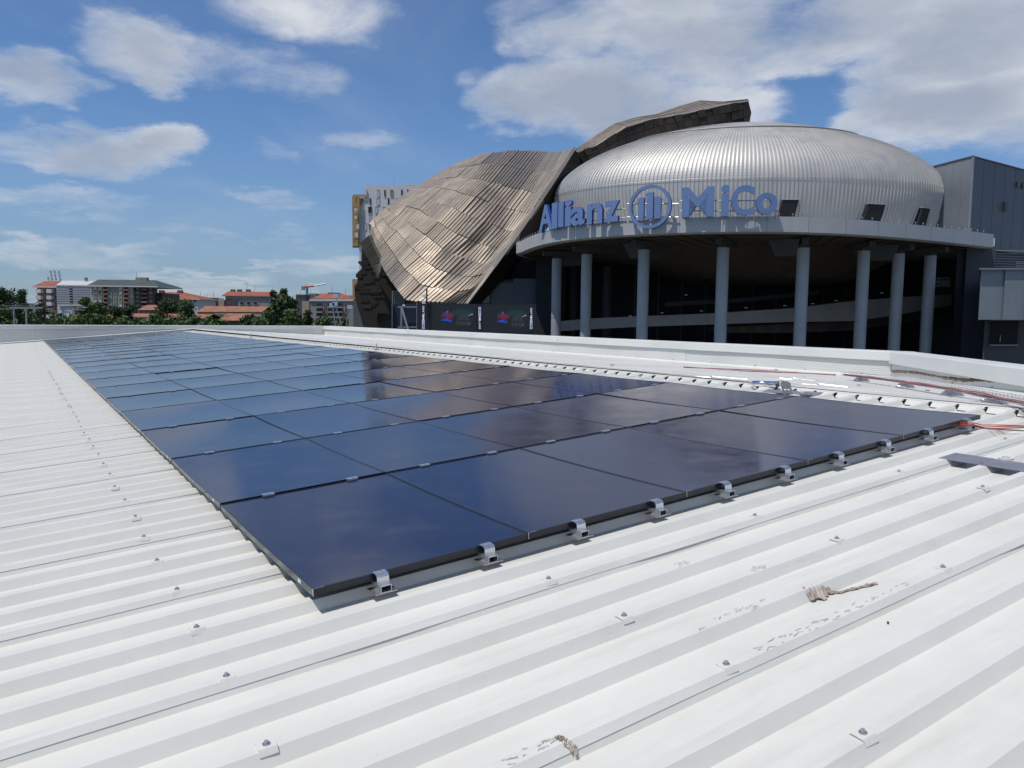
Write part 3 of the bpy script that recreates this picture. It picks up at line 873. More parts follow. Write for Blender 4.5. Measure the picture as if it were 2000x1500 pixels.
colm = [(1087, 86), (1145, 79.8), (1256, 73.8), (1410, 70.8), (1566, 70.2), (1684, 72.5), (1752, 75), (1814, 77)]
cm = MB(); nseg = 20
cm.tube([(0, 0, 0), (0, 0, 8.0)], .55, nseg); cm.tube([(0, 0, 8.0), (0, 0, 8.06)], .53, nseg); cm.tube([(0, 0, 8.06), (0, 0, 13.9)], .55, nseg); cm.tube([(0, 0, 13.9), (0, 0, 14.0)], .53, nseg)
cm.tube([(0, 0, 14.0), (0, 0, EYE.z + 6.55)], .55, nseg)
CMM = cm.mesh('column', CONC)
pl_ = MB(); pl_.box((-.35, -.35, EYE.z + 6.55), (.35, .35, EYE.z + 6.8)); pl_.box((-.28, -1.6, EYE.z + 6.8), (.28, 3.6, EYE.z + 7.35)); PLM = pl_.mesh('column_bracket', DARKB)
wedge = MB(); wedge.hexa([(-2.4, 1.0, 19.9), (-.5, .2, 19.9), (-.5, 3.2, 19.9), (-2.4, 2.6, 19.9), (-3.0, .4, 21.35), (-.4, -.6, 21.35), (-.4, 3.8, 21.35), (-3.0, 3.2, 21.35)]); WDM = wedge.mesh('haunch', DARKB)
for i, (px, Yd) in enumerate(colm):
    q = at(px, 560, Yd)
    c = link('column', CMM, hall, Matrix.Translation((q.x - 30, q.y - 90, 0)))
    me = CMM; c.data = me
    for p_ in me.polygons: p_.use_smooth = False
    d_ = (CEN - Vector((q.x, q.y, 0))).normalized(); ang = math.atan2(d_.y, d_.x) - math.pi / 2
    link('column_bracket', PLM, c, Matrix.Rotation(ang, 4, 'Z'))
    if i % 2 == 0: link('haunch', WDM, c, Matrix.Rotation(ang, 4, 'Z'))
for px, Yd in ((1119, 101), (1185, 98), (1078, 94)):
    q = at(px, 560, Yd); m = MB(); m.tube([(q.x, q.y, 0), (q.x, q.y, 20.6)], .6, 14); m.obj('rear_column', DARKB, hall)

# dome shell with standing seams
DC = Vector((30.23, 103.2, 0)); DA, DB, ZE, ZTOP, ZBT = 24.9, 15.4, EYE.z + 15.7, EYE.z + 25.55, EYE.z + 8.9
DROT = Matrix.Rotation(-.101, 3, 'Z')
NR = 270
# equal arc angles
ang = [0]; tt = []
NSTEP = 4000; Ls = [0]
for i in range(NSTEP):
    a0, a1 = 2 * math.pi * i / NSTEP, 2 * math.pi * (i + 1) / NSTEP
    Ls.append(Ls[-1] + math.hypot(DA * (math.cos(a1) - math.cos(a0)), DB * (math.sin(a1) - math.sin(a0))))
def th_at(s):
    s = (s % 1) * Ls[-1]; lo, hi = 0, NSTEP
    while hi - lo > 1:
        mid_ = (lo + hi) // 2
        if Ls[mid_] <= s: lo = mid_
        else: hi = mid_
    return 2 * math.pi * (lo + (s - Ls[lo]) / (Ls[hi] - Ls[lo])) / NSTEP


def dpt(th, rr, z, out=0):
    n = Vector((math.cos(th) / DA, math.sin(th) / DB, 0)).normalized()
    return DC + DROT @ (Vector((DA * rr * math.cos(th), DB * rr * math.sin(th), z)) + n * out)


prof = []
NRG = 58
for i in range(NRG + 1):
    f = i / NRG
    if f < .3:
        q = 1 - f / .3; z = ZE - (ZE - ZBT) * q; r_ = 1 - .085 * q ** 1.8
    else:
        t = (f - .3) / .7 * math.pi / 2 * .97; z = ZE + (ZTOP - ZE) * math.sin(t) ** 1.0; r_ = math.cos(t) ** 1.3
    prof.append((r_, z))
rows = []
fr = [(0, .0), (.08, .10), (.16, .10), (.24, .0), (.62, -.02)]
ths = [th_at((k + f) / NR) for k in range(NR) for f, o in fr]; outs = [o for k in range(NR) for f, o in fr]
m = MB()
for (r_, z) in prof:
    k_ = min(1, r_ * 1.3)
    rows.append([dpt(th, r_, z, o * k_) for th, o in zip(ths, outs)])
m.grid(rows, close=True); m.poly([p for p in reversed([r for r in rows[-1]])][::-1])
dome = m.obj('dome_cladding', DOME, hall, smooth=False)
# seam ring round the crown and a joint at the equator
def ringseam(idx, f, r, name, mt):
    r0, z0 = prof[idx]; r1, z1 = prof[idx + 1]; rr = r0 + (r1 - r0) * f; z = z0 + (z1 - z0) * f
    m = MB(); m.tube([dpt(2 * math.pi * k / 160, rr, z, .12) for k in range(161)], r, 5, cap=False); m.obj(name, mt, hall)
ringseam(int(NRG * .70), .2, .10, 'crown_seam', DOMED)
ringseam(int(NRG * .32), .3, .03, 'equator_seam', DOME)
# dormer openings under the equator
for px, wpx, py0, py1 in ((1530, 28, 397, 426), (1698, 34, 405, 434), (1791, 23, 412, 438), (1834, 14, 418, 441)):
    # where the sight line meets the lower shell
    best = None
    for k in range(720):
        th = 2 * math.pi * k / 720
        if math.sin(th) > .15: continue
        p = dpt(th, .97, EYE.z + 12)
        d = p - EYE; r_ = M3.transposed() @ d; x = 1000 + FPX * r_.x / r_.y
        if best is None or abs(x - px) < best[0]: best = (abs(x - px), th)
    th = best[1]; Yd = dpt(th, .97, 0).y; hw = wpx * Yd / FPX / 2 * 1.05
    zt = EYE.z + (HZ(px) - py0) / FPX * Yd; zbm = EYE.z + ZC + .1
    c = dpt(th, .97, 0); n = DROT @ Vector((math.cos(th) / DA, math.sin(th) / DB, 0)).normalized(); tg = Vector((-n.y, n.x, 0))
    t_ = tg if tg.x > 0 else -tg
    m = MB(); top_out = .75; lo_out = 1.15
    P_ = lambda s, o, z: c + t_ * s + n * o + Vector((0, 0, z))
    skew = .5
    # sloped hood: dark recess framed by thin cheeks and a lid
    m.hexa([P_(-hw - .5, -.8, zbm), P_(hw - .5, -.8, zbm), P_(hw - .5, .30, zbm), P_(-hw - .5, .30, zbm), P_(-hw + skew, -.8, zt), P_(hw + skew, -.8, zt), P_(hw + skew, .75, zt), P_(-hw + skew, .75, zt)])
    o = m.obj('dormer_opening', DARKIN, hall)
    m = MB(); m.hexa([P_(-hw + skew - .1, -.5, zt), P_(hw + skew + .1, -.5, zt), P_(hw + skew + .1, .82, zt), P_(-hw + skew - .1, .82, zt), P_(-hw + skew - .1, -.5, zt + .12), P_(hw + skew + .1, -.5, zt + .12), P_(hw + skew + .1, .82, zt + .1), P_(-hw + skew - .1, .82, zt + .1)])
    m.obj('lintel', DOME, o)

# inside: back wall, ramps, floors
m = MB(); m.prism([Vector((x, y, zb_ + .1)) for x, y in ((47.6, 76.8), (53, 89), (52, 97), (60, 101), (30, 108), (32, 90))], (0, 0, .8)); m.obj('sun_block_slab', FASC, hall)  # hidden slab added to keep the sun off the rear wall and ramp end
m = MB(); rows = []
for k in range(41):
    px = 1046 + (1930 - 1046) * k / 40; Yd = 101 + 6 * math.sin(math.pi * k / 40)
    q = at(px, 600, Yd); rows.append([Vector((q.x, q.y, 0)), Vector((q.x, q.y, 22.5))])
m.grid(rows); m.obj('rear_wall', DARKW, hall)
m = MB(); m.hexa([at(1046, 600, 101).xy.to_3d(), at(1930, 600, 101).xy.to_3d(), at(1930, 600, 78).xy.to_3d(), at(1060, 600, 88).xy.to_3d()] + [v + Vector((0, 0, 8.2)) for v in (at(1046, 600, 101).xy.to_3d(), at(1930, 600, 101).xy.to_3d(), at(1930, 600, 78).xy.to_3d(), at(1060, 600, 88).xy.to_3d())])
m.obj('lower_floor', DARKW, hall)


def ramp(pts, Yf, depth, name, mt):
    m = MB(); rows = []
    for px, yt, yb in pts:
        Yd = Yf(px); a, b_ = at(px, yt, Yd), at(px, yb, Yd); o = Vector((0, depth, 0))
        rows.append([a + o, a, b_, b_ + o])
    m.grid(rows, close=True); return m.obj(name, mt, hall)


ry = lambda px: 89 - 7 * math.sin(math.pi * (px - 1090) / 800)
ramp([(1092, 628, 647), (1153, 622, 643), (1243, 618, 638.5), (1320, 615, 636), (1393, 612, 633.5), (1470, 607, 631), (1547, 602, 628.5), (1610, 595, 628), (1666, 588, 627), (1743, 582, 617), (1859, 574, 596)], ry, 3.0, 'ramp', RAMP)
ramp([(1393, 640, 650), (1547, 632, 650), (1666, 627, 645), (1743, 617, 632), (1859, 596, 620)], lambda px: ry(px) + 2.5, 2.0, 'ramp_beam', SOFF)
for k in range(17): slab('mullion', 1100 + k * 46, 1102.5 + k * 46, 510, 690, 99, .3, DARKB, hall)
ramp([(1300, 590, 599), (1450, 582, 590), (1600, 567, 575)], lambda px: 97, .5, 'upper_rail', DARKB)
for px, py in ((1293, 611), (1370, 607), (1457, 601), (1533, 597), (1587, 593), (1340, 576), (1527, 538), (1722, 572), (1633, 587), (1231, 617)):
    q = at(px, py, 93); m = MB(); m.box((q.x - .16, q.y - .1, q.z - .03), (q.x + .16, q.y + .1, q.z + .03)); m.obj('ceiling_lamp', mat('lamp_glow', (.8, .8, .8), .5, emit=(1, .96, .9), es=.08) if px == 1293 else bpy.data.materials['lamp_glow'], hall)
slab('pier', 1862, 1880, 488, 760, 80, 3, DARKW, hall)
slab('pier', 1880, 1936, 484, 760, 79.6, 12, DARKB, hall)
slab('side_wall', 1046, 1077, 500, 700, 93, 4, DARKW, hall)
sg = slab('direction_board', 1826.5, 1856, 542, 560, 84, .2, mat('board_grey', (.25, .26, .28), .5), hall, 84)
for k, (x0, x1, y0, y1) in enumerate(((1829, 1832, 544.5, 549), (1835.5, 1840, 545, 548.5), (1842, 1849, 544.5, 547.5), (1851.5, 1854.5, 544, 547.5), (1829, 1832, 553.5, 556.5), (1835, 1840, 552.5, 553.5), (1835, 1840, 554.6, 555.6))):
    q0, q1 = at(x0, y1, 83.97), at(x1, y0, 83.97); m = MB(); m.box((q0.x, 83.96, q0.z), (q1.x, 83.995, q1.z)); m.obj('board_symbol', DARKIN, sg)

# ------------------------------------------------------------------ roof-top letters
sign = thing('rooftop_sign', 'big blue raised letters Allianz, round bar emblem and MiCo on the canopy edge', 'sign', (20, 64, EYE.z + ZC))


def signY(px):                                   # depth just in front of the fascia
    best = None
    for k in range(0, 401):
        p = arcp(tot * k / 400); d = p - Vector((0, 0, 0)); r_ = M3.transposed() @ (Vector((p.x, p.y, zc)) - EYE)
        if r_.y < 1: continue
        x = 1000 + FPX * r_.x / r_.y
        if p.y > 90 and x < 1060: continue
        if k * tot / 400 < seglens[len(back) - 1 + 1]: continue
        if best is None or abs(x - px) < best[0]: best = (abs(x - px), p.y)
    return best[1]


SOFFD = .62
def glyph(ch, bold):
    cu = bpy.data.curves.new('glyph', 'FONT'); cu.body = ch; cu.extrude = .5; cu.offset = bold; cu.resolution_u = 6
    o = bpy.data.objects.new('glyph', cu); COL.objects.link(o)
    bpy.context.view_layer.update()
    me = bpy.data.meshes.new_from_object(o.evaluated_get(bpy.context.evaluated_depsgraph_get()))
    COL.objects.unlink(o); bpy.data.objects.remove(o)
    return [v.co.copy() for v in me.vertices], [tuple(p.vertices) for p in me.polygons], [p.normal.copy() for p in me.polygons]


def put_shape(V, F, Nn, x0, x1, y0, y1, depth, name, parent, bb=None, Yfun=None, off=SOFFD, mats=None):
    Yfun = Yfun or signY
    if bb is None: bb = (min(v.x for v in V), max(v.x for v in V), min(v.y for v in V), max(v.y for v in V))
    ym = (y0 + y1) / 2
    Ya, Yb = Yfun(x0) - off, Yfun(x1) - off
    a, b_ = at(x0, ym, Ya), at(x1, ym, Yb); tg = (b_ - a); tg.z = 0
    nrm = Vector((tg.y, -tg.x, 0)).normalized()
    Yc = (Ya + Yb) / 2; zt, zb2 = at((x0 + x1) / 2, y0, Yc).z, at((x0 + x1) / 2, y1, Yc).z
    m = MB()
    for v in V:
        fx = (v.x - bb[0]) / (bb[1] - bb[0]); fy = (v.y - bb[2]) / (bb[3] - bb[2])
        q = Vector((a.x, a.y, 0)) + tg * fx + nrm * (v.z * depth); m.v.append((q.x, q.y, zb2 + (zt - zb2) * fy))
    for f, n in zip(F, Nn): m.f.append(f); m.mi.append(0 if n.z > .5 else 1)
    return m.obj(name, mats or [SIGNF, SIGNS], parent)


LET = [('A', 1055, 1081, 400, 451, .045), ('l', 1080, 1091, 396, 447, .05), ('l', 1092.5, 1103, 395, 443.5, .05), ('i', 1105, 1118, 391, 442, .05), ('a', 1117, 1144, 404, 440, .045),
       ('n', 1148, 1178, 397, 437.5, .045), ('z', 1181, 1210, 392.5, 433.5, .045), ('M', 1332, 1394.5, 365.5, 424, .05), ('i', 1408, 1424.5, 361.5, 423, .055), ('C', 1428, 1473.5, 362, 421, .05), ('o', 1476, 1518, 376.5, 419.5, .05)]
for ch, x0, x1, y0, y1, bold in LET:
    V, F, Nn = glyph(ch, bold * .62); put_shape(V, F, Nn, x0, x1, y0, y1, .28, 'letter', sign)
# emblem: ring and three bars
def annulus(n=48, r=.86):
    V, F, Nn = [], [], []
    for i in range(n):
        t = 2 * math.pi * i / n
        for (rr, z) in ((r, .5), (1, .5), (1, -.5), (r, -.5)): V.append(Vector((rr * math.cos(t), rr * math.sin(t), z)))
    for i in range(n):
        j = (i + 1) % n
        for k_ in range(4):
            l = (k_ + 1) % 4; F.append((4 * i + k_, 4 * i + l, 4 * j + l, 4 * j + k_)); Nn.append(Vector((0, 0, 1 if k_ == 0 else 0)))
    return V, F, Nn
V, F, Nn = annulus(); put_shape(V, F, Nn, 1229, 1312, 361, 446.5, .28, 'emblem_ring', sign)
def bar(pts):
    n = len(pts); V = [Vector((x, y, .5)) for x, y in pts] + [Vector((x, y, -.5)) for x, y in pts]
    F = [tuple(range(n)), tuple(reversed(range(n, 2 * n)))] + [(k, n + k, n + (k + 1) % n, (k + 1) % n) for k in range(n)]
    return V, F, [Vector((0, 0, 1)), Vector((0, 0, -1))] + [Vector((1, 0, 0))] * n
mid_ = [(.18, 0), (.98, 0), (.98, 1), (.25, 1), (.0, .93), (.0, .87), (.18, .87)]
lf = [(.12, 0), (1, 0), (1, 1), (.35, 1), (.0, .88), (.0, .84), (.12, .84)]
rg = [(0, 0), (.88, 0), (.88, .84), (1, .84), (1, .9), (.7, 1), (0, 1)]
for sh, x0, x1, y0, y1 in ((lf, 1246, 1258.5, 386.5, 428), (mid_, 1261, 1277, 376, 427.5), (rg, 1279, 1293, 384, 427)):
    V, F, Nn = bar(sh); put_shape(V, F, Nn, x0, x1, y0, y1, .28, 'emblem_bar', sign, (0, 1, 0, 1))
# frame that carries the letters
for (x0, x1, y) in ((1062, 1222, 414), (1062, 1222, 431), (1225, 1325, 398), (1225, 1325, 424), (1330, 1520, 392), (1330, 1520, 412)):
    m = MB(); m.tube([at(x0 + (x1 - x0) * k / 8, y + (8 - 14 * k / 8 if x1 < 1223 else 0), signY(x0 + (x1 - x0) * k / 8) - .2) for k in range(9)], .05, 5); m.obj('support_rail', STEEL, sign)
for x in list(range(1066, 1215, 17)) + [1238, 1256, 1272, 1290, 1305] + list(range(1338, 1520, 15)):
    ym = 452 - (x - 1055) * .12 if x < 1220 else 427; yt = 410 if x < 1220 else 390
    Yd = signY(x) - .15; a, b_ = at(x, yt, Yd), at(x, ym + 2, Yd); b_.x, b_.y = a.x, a.y
    m = MB(); m.tube([b_, a], .04, 5); m.obj('support_post', STEEL, sign)

# ------------------------------------------------------------------ big grey block at the right and the low annexe
gb = thing('grey_block_building', 'tall blue grey metal clad block rising behind the right end of the canopy', 'building', (60, 95, 0))
YC, YL, YR = 90, 97, 104
cT = at(1900, 307, YC).z
pts = [at(1812, 320, YL), at(1900, 307, YC), at(2075, 345, YR)]
pc, plf, prt = pts[1], pts[0], pts[2]
zlow = at(1900, 483, YC).z
m = MB()
for (p, q, n, name) in ((plf, pc, 5, 'left'), (pc, prt, 9, 'right')):
    for i in range(n):
        a = p.lerp(q, i / n + .0); b_ = p.lerp(q, (i + 1) / n - .003)
        d = (q - p); d.z = 0; d.normalize(); nr = Vector((d.y, -d.x, 0))
        mm = MB(); mm.hexa([Vector((a.x, a.y, zlow)) + nr * .05, Vector((b_.x, b_.y, zlow)) + nr * .05, Vector((b_.x, b_.y, zlow)) - nr * .1, Vector((a.x, a.y, zlow)) - nr * .1,
                            Vector((a.x, a.y, cT)) + nr * .05, Vector((b_.x, b_.y, cT)) + nr * .05, Vector((b_.x, b_.y, cT)) - nr * .1, Vector((a.x, a.y, cT)) - nr * .1])
        mm.obj('wall_panel', GREYL if name == 'left' else GREYB, gb)  # sunlight from the left is put into the colour: left face lighter
o = Vector((8, 30, 0))
m = MB(); c = [Vector((q.x, q.y, 0)) for q in (plf, pc, prt)]; c = [c[0] + Vector((.3, .5, 0)), c[1] + Vector((0, .4, 0)), c[2] + Vector((-.2, .4, 0)), c[2] + o, c[0] + o]
m.prism(c, (0, 0, cT - .3)); m.obj('core', DARKB, gb)
m = MB()
for (p, q) in ((plf, pc), (pc, prt)):
    m.tube([Vector((p.x, p.y, cT + .05)), Vector((q.x, q.y, cT + .05))], .16, 4)
m.obj('roof_trim', DARKB, gb)
m = MB(); m.tube([Vector((pc.x, pc.y - .1, zlow)), Vector((pc.x, pc.y - .1, cT))], .16, 6); m.obj('corner_trim', GREYL, gb)
for px, py, hw, hh in ((1963, 404, 2.5, 9), (1986, 361, 3, 5), (1996.5, 363, 3, 5)):
    s = (px - 1900) / (2075 - 1900); Yd = YC + (YR - YC) * s - .3; q0, q1 = at(px - hw, py + hh, Yd), at(px + hw, py - hh, Yd); mm = MB(); mm.box((q0.x, Yd - .4, q0.z), (q1.x, Yd + .3, q1.z)); mm.obj('vent_box', DARKB, gb)
# louvres and steel under the block
for k in range(9):
    z = zlow - .25 - k * .3; a, b_ = at(1906, 500, 92), at(1960, 500, 92)
    mm = MB(); mm.hexa([Vector((a.x, 91.2, z)), Vector((b_.x + 6, 93, z)), Vector((b_.x + 6, 93.3, z + .14)), Vector((a.x, 91.5, z + .14)), Vector((a.x, 91.2, z + .04)), Vector((b_.x + 6, 93, z + .04)), Vector((b_.x + 6, 93.3, z + .18)), Vector((a.x, 91.5, z + .18))]); mm.obj('louvre', GREYB, gb)
an = thing('low_annexe', 'low light grey annexe box jutting out at the right edge below the block', 'building', (44, 66, 0))
for k, (x0, x1) in enumerate(((1913.5, 1960), (1960.6, 2004), (2004.6, 2060))):
    slab('wall_panel', x0, x1, 526 - k, 624.5, 66 - .15 * k, .3, GREYL, an, 66 - .15 * k)
slab('core', 1915, 2060, 529, 623, 66.6, 12, DARKB, an)
slab('coping', 1912.5, 2062, 523.5, 526.5, 65.6, 10, GREYL, an)
slab('ground_storey', 1918, 2060, 626, 800, 69, 10, DARKB, an)
wn = slab('window', 1936, 1988, 628, 673, 68.8, .3, DARKIN, an); slab('sill', 1933, 1990, 673, 675.5, 68.5, .5, RAMP, an)
slab('window_post', 1952.5, 1954.5, 655, 668, 68.6, .15, RAMP, an)
for k in range(4): slab('cooling_unit', 1985 + k * .1, 2010, 511 + k * 3.2, 512.4 + k * 3.2, 66.8 + .02 * k, 2, GREYL, an)
bv = thing('edge_light_post', 'small pale lamp box on the canopy corner beside the grey block', 'lamp', tuple(at(1889.5, 452, 78)))
m = MB(); q = at(1889.5, 452, 76.5); m.box((q.x - .2, q.y - .2, q.z - .3), (q.x + .2, q.y + .2, q.z + .3)); m.obj('lamp_box', GREYL, bv)

# ------------------------------------------------------------------ bronze sculpted roof
br = thing('bronze_roof_shell', 'folded bronze slatted roof shell swooping down left of the silver dome', 'roof', (-8, 100, 0))
ST = [(722, 442), (726, 470), (739, 502), (756, 535), (774, 563), (795, 590), (836, 593), (876, 594), (912, 595)]
MD = [(781, 390), (800, 397), (836, 405), (868, 422), (900, 440), (932, 455), (968, 468), (1000, 474), (1026, 438)]
EN = [(880, 328), (915, 312), (950, 303), (987, 298), (1028, 296), (1060, 298.5), (1088, 299.5), (1106, 297), (1122, 292)]


def lerpl(Lst, s):
    f = s * (len(Lst) - 1); j = min(int(f), len(Lst) - 2); q = f - j
    return Vector(Lst[j]).lerp(Vector(Lst[j + 1]), q)


rj = random.Random(21)
NS_, NTT = 13, 9
jit = {(i, j): (rj.uniform(-1, 1), rj.uniform(-1, 1), rj.uniform(-1, 1)) for i in range(NS_ + 1) for j in range(NTT + 1)}


def bdepth(s, t):
    y = 89 + 24 * (1 - s) ** 1.7 + 19 * t ** 1.6
    y += 1.3 * math.sin(s * 7.5 + t * 2.2) * (1 - t * .5) - 1.6 * math.exp(-((s - .42) / .12) ** 2) * math.sin(math.pi * min(1, t * 1.2))
    y += 9 * max(0, t - .80) / .2 * math.exp(-((s - .55) / .28) ** 2)
    # fold that runs to the tail
    y += 2.2 * math.exp(-((s - .78 + .1 * t) / .12) ** 2) * t ** 1.5
    return y


def bpt(i, j):
    s, t = i / NS_, j / NTT
    a, b_, c = lerpl(ST, s), lerpl(MD, s), lerpl(EN, s)
    ctrl = b_ * 2 - (a + c) / 2
    p = a * (1 - t) ** 2 + ctrl * 2 * t * (1 - t) + c * t * t
    jx, jy, jd = jit[(i, j)]
    edge = i in (0, NS_) or j in (0, NTT)
    k_ = 0 if edge else 1.8
    return at(p.x + jx * k_, p.y + jy * k_, bdepth(s, t) + jd * (.2 if edge else .55))


def slats(p00, p10, p01, p11, n, name, parent, mt=BRZ, lift=0, hgt=.30, gap=.42, flip=False):
    """slats run p0x -> p1x ; count across"""
    nm = ((p10 - p00).cross(p01 - p00) + (p11 - p01).cross(p11 - p10)).normalized()
    if nm.dot(EYE - p00) < 0: nm = -nm
    m = MB()
    for k in range(n):
        a, b_ = (k + gap / 2) / n, (k + 1 - gap / 2) / n
        e0, e1 = R.uniform(0, .012), 1 - R.uniform(0, .012)
        def S(s, t): return p00.lerp(p10, s).lerp(p01.lerp(p11, s), t)
        tl = lift + R.uniform(0, .04)
        q = [S(a, e0), S(b_, e0), S(b_, e1), S(a, e1)]
        m.hexa(q + [q[0] + nm * (hgt + tl), q[1] + nm * (hgt * .8 + tl), q[2] + nm * (hgt * .8 + tl), q[3] + nm * (hgt + tl)])
    m.obj(name, mt, parent)
    return nm


grid_ = [[bpt(i, j) for j in range(NTT + 1)] for i in range(NS_ + 1)]
back_ = MB(); rows = []
for i in range(NS_ + 1):
    rows.append([p + (p - EYE).normalized() * .12 for p in grid_[i]])
back_.grid(rows); rows = [[p + Vector((.0, 1.6, .0)) for p in r] for r in rows]; back_.grid([list(reversed(r)) for r in rows])
back_.obj('shell_backing', BRZD, br)
for i in range(NS_):
    for j in range(NTT):
        p00, p10, p01, p11 = grid_[i][j], grid_[i + 1][j], grid_[i][j + 1], grid_[i + 1][j + 1]
        wpx = ((p10 - p00).length + (p11 - p01).length) / 2
        n = max(3, round(wpx / .58))
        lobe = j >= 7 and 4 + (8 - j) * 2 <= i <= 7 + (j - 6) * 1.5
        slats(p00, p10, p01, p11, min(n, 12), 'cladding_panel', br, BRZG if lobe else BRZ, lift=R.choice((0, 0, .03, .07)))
# crown piece behind the top silhouette, seen as dull grey sheets
CR = [(905, 316, 113), (945, 304, 116), (985, 298, 118), (1028, 295.5, 119), (1070, 298, 121), (1098, 299, 122)]
# right hand edge: bright lip and dark soffit under it
E1 = [grid_[NS_][j] for j in range(NTT + 1)]
inner = [(932, 594, 93), (954, 572, 94.5), (980, 548, 96), (1008, 514, 98), (1033, 478, 100), (1058, 440, 102.5), (1084, 394, 104.5), (1104, 362, 107), (1124, 338, 109.5), (1150, 320, 112)]
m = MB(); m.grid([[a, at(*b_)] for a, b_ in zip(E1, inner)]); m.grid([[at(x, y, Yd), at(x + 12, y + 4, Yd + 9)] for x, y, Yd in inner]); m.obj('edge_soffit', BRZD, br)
for a, b_ in zip(E1, E1[1:]):
    m = MB(); m.tube([a + Vector((0, -.25, .1)), b_ + Vector((0, -.25, .1))], .24, 4); m.obj('edge_trim', BRZE, br)
# tail sweeping over the dome
TU = [(1125, 292.5, 110), (1160, 268, 112), (1200, 243, 114), (1240, 231, 116), (1281, 224.5, 117.5), (1325, 209, 119), (1366, 197.5, 120), (1412, 200.5, 120), (1461, 195.5, 119)]
TM = [(1126, 297, 109.2), (1165, 284, 110), (1222, 248, 111), (1275, 233, 112.4), (1300, 229, 113.2), (1345, 221, 114), (1390, 211, 114.6), (1428, 203, 115), (1462, 198, 115.5)]
TL = [(1150, 334, 110), (1178, 326, 110), (1225, 305, 111), (1280, 285, 112), (1320, 272, 113), (1360, 264, 114), (1400, 258, 114.5), (1430, 254, 115), (1464, 244, 115.4)]
for k in range(len(TU) - 1):
    a0, a1, b0, b1 = at(*TU[k]), at(*TU[k + 1]), at(*TM[k]), at(*TM[k + 1])
    slats(b0, a0, b1, a1, 6, 'tail_panel', br, hgt=.16, gap=.18)
    m = MB(); m.hexa([b0 + Vector((0, .3, -.1)), b1 + Vector((0, .3, -.1)), a1 + Vector((0, .3, -.3)), a0 + Vector((0, .3, -.3)), b0, b1, a1 + Vector((0, 0, -.05)), a0 + Vector((0, 0, -.05))]); m.obj('tail_backing', BRZD, br)
    c0, c1 = at(*TL[k]), at(*TL[k + 1])
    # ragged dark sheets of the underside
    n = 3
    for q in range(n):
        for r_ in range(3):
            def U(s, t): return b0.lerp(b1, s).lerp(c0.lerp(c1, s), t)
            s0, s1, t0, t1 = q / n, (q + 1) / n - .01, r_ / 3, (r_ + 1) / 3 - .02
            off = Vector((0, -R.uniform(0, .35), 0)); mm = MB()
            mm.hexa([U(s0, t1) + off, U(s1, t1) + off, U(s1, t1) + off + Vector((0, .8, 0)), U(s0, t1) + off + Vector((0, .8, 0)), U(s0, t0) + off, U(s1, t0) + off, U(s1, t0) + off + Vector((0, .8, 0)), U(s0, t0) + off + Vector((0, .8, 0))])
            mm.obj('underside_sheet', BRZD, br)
    mm = MB(); mm.tube([b0, b1], .17, 4); mm.obj('edge_trim', BRZE, br)
m = MB(); m.poly([at(1461, 195.5, 119), at(1467.5, 220, 117), at(1464, 239, 116), at(1463, 244, 115.5), at(1462, 198, 115.6)]); m.obj('tail_end', BRZD, br)
# crown cap behind the main shell top
pts_t = [(942, 305.5, 117), (985, 298.5, 119), (1030, 296, 120), (1062, 298.5, 121), (1092, 300.5, 122)]
# pale wing and grey edge flange at the left
W = [((706.5, 473), (724, 458)), ((714, 490), (731, 476)), ((723, 505), (741, 495)), ((731, 522), (749.5, 511)), ((742, 545), (746, 530))]
W3 = [(at(a[0], a[1], 106), at(b_[0], b_[1], 103.5)) for a, b_ in W]
for (a0, b0), (a1, b1) in zip(W3, W3[1:]):
    slats(a0, a1, b0, b1, 4, 'wing_panel', br, hgt=.3, gap=.22)
    m = MB(); m.hexa([a0 + Vector((0, .5, 0)), b0 + Vector((0, .5, 0)), b1 + Vector((0, .5, 0)), a1 + Vector((0, .5, 0)), a0, b0, b1, a1]); m.obj('wing_backing', BRZD, br)
fl1 = [(722, 439), (729, 456), (735, 473), (748, 498), (757, 515), (768, 530), (779, 546), (788, 560), (796.5, 575), (795, 590)]
fl2 = [(719, 437), (722, 458), (729, 478), (738, 500), (749, 513), (759, 531), (769, 548), (778, 563), (787, 577), (790, 590)]
m = MB(); m.grid([[at(a[0] + 3, a[1], 108 - 1.2 * i), at(b_[0], b_[1], 107.4 - 1.2 * i), at(b_[0] + 4, b_[1], 112 - 1.2 * i)] for i, (a, b_) in enumerate(zip(fl1, fl2))]); m.obj('edge_flange', BRZE, br)
# dark foot with its arch
leg = [(707, 476), (706, 525), (698, 532), (698, 551), (692, 560), (693, 580), (697, 596), (704, 618), (711, 642), (711, 740), (741, 740), (741, 655), (739, 640), (736, 625), (738, 612), (748, 612), (766, 614), (800, 614), (800, 560), (778, 546), (750, 512), (728, 484)]
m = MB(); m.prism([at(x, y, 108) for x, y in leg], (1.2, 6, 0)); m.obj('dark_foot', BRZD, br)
for k in range(60):                                     # uneven plates on the foot
    x, y = R.uniform(700, 776), R.uniform(500, 632)
    if (x < 710 and (y < 535)) or (x > 738 and y > 596) or (x > 690 + (y - 440) * .75) or x < 698 + max(0, (y - 590)) * .4: continue
    q = at(x, y, 107.95); m = MB(); sx, sz = R.uniform(.3, .8), R.uniform(.12, .3); m.box((q.x - sx, q.y - R.uniform(.02, .06), q.z - sz), (q.x + sx, q.y, q.z + sz)); m.obj('foot_plate', BRZD, br)

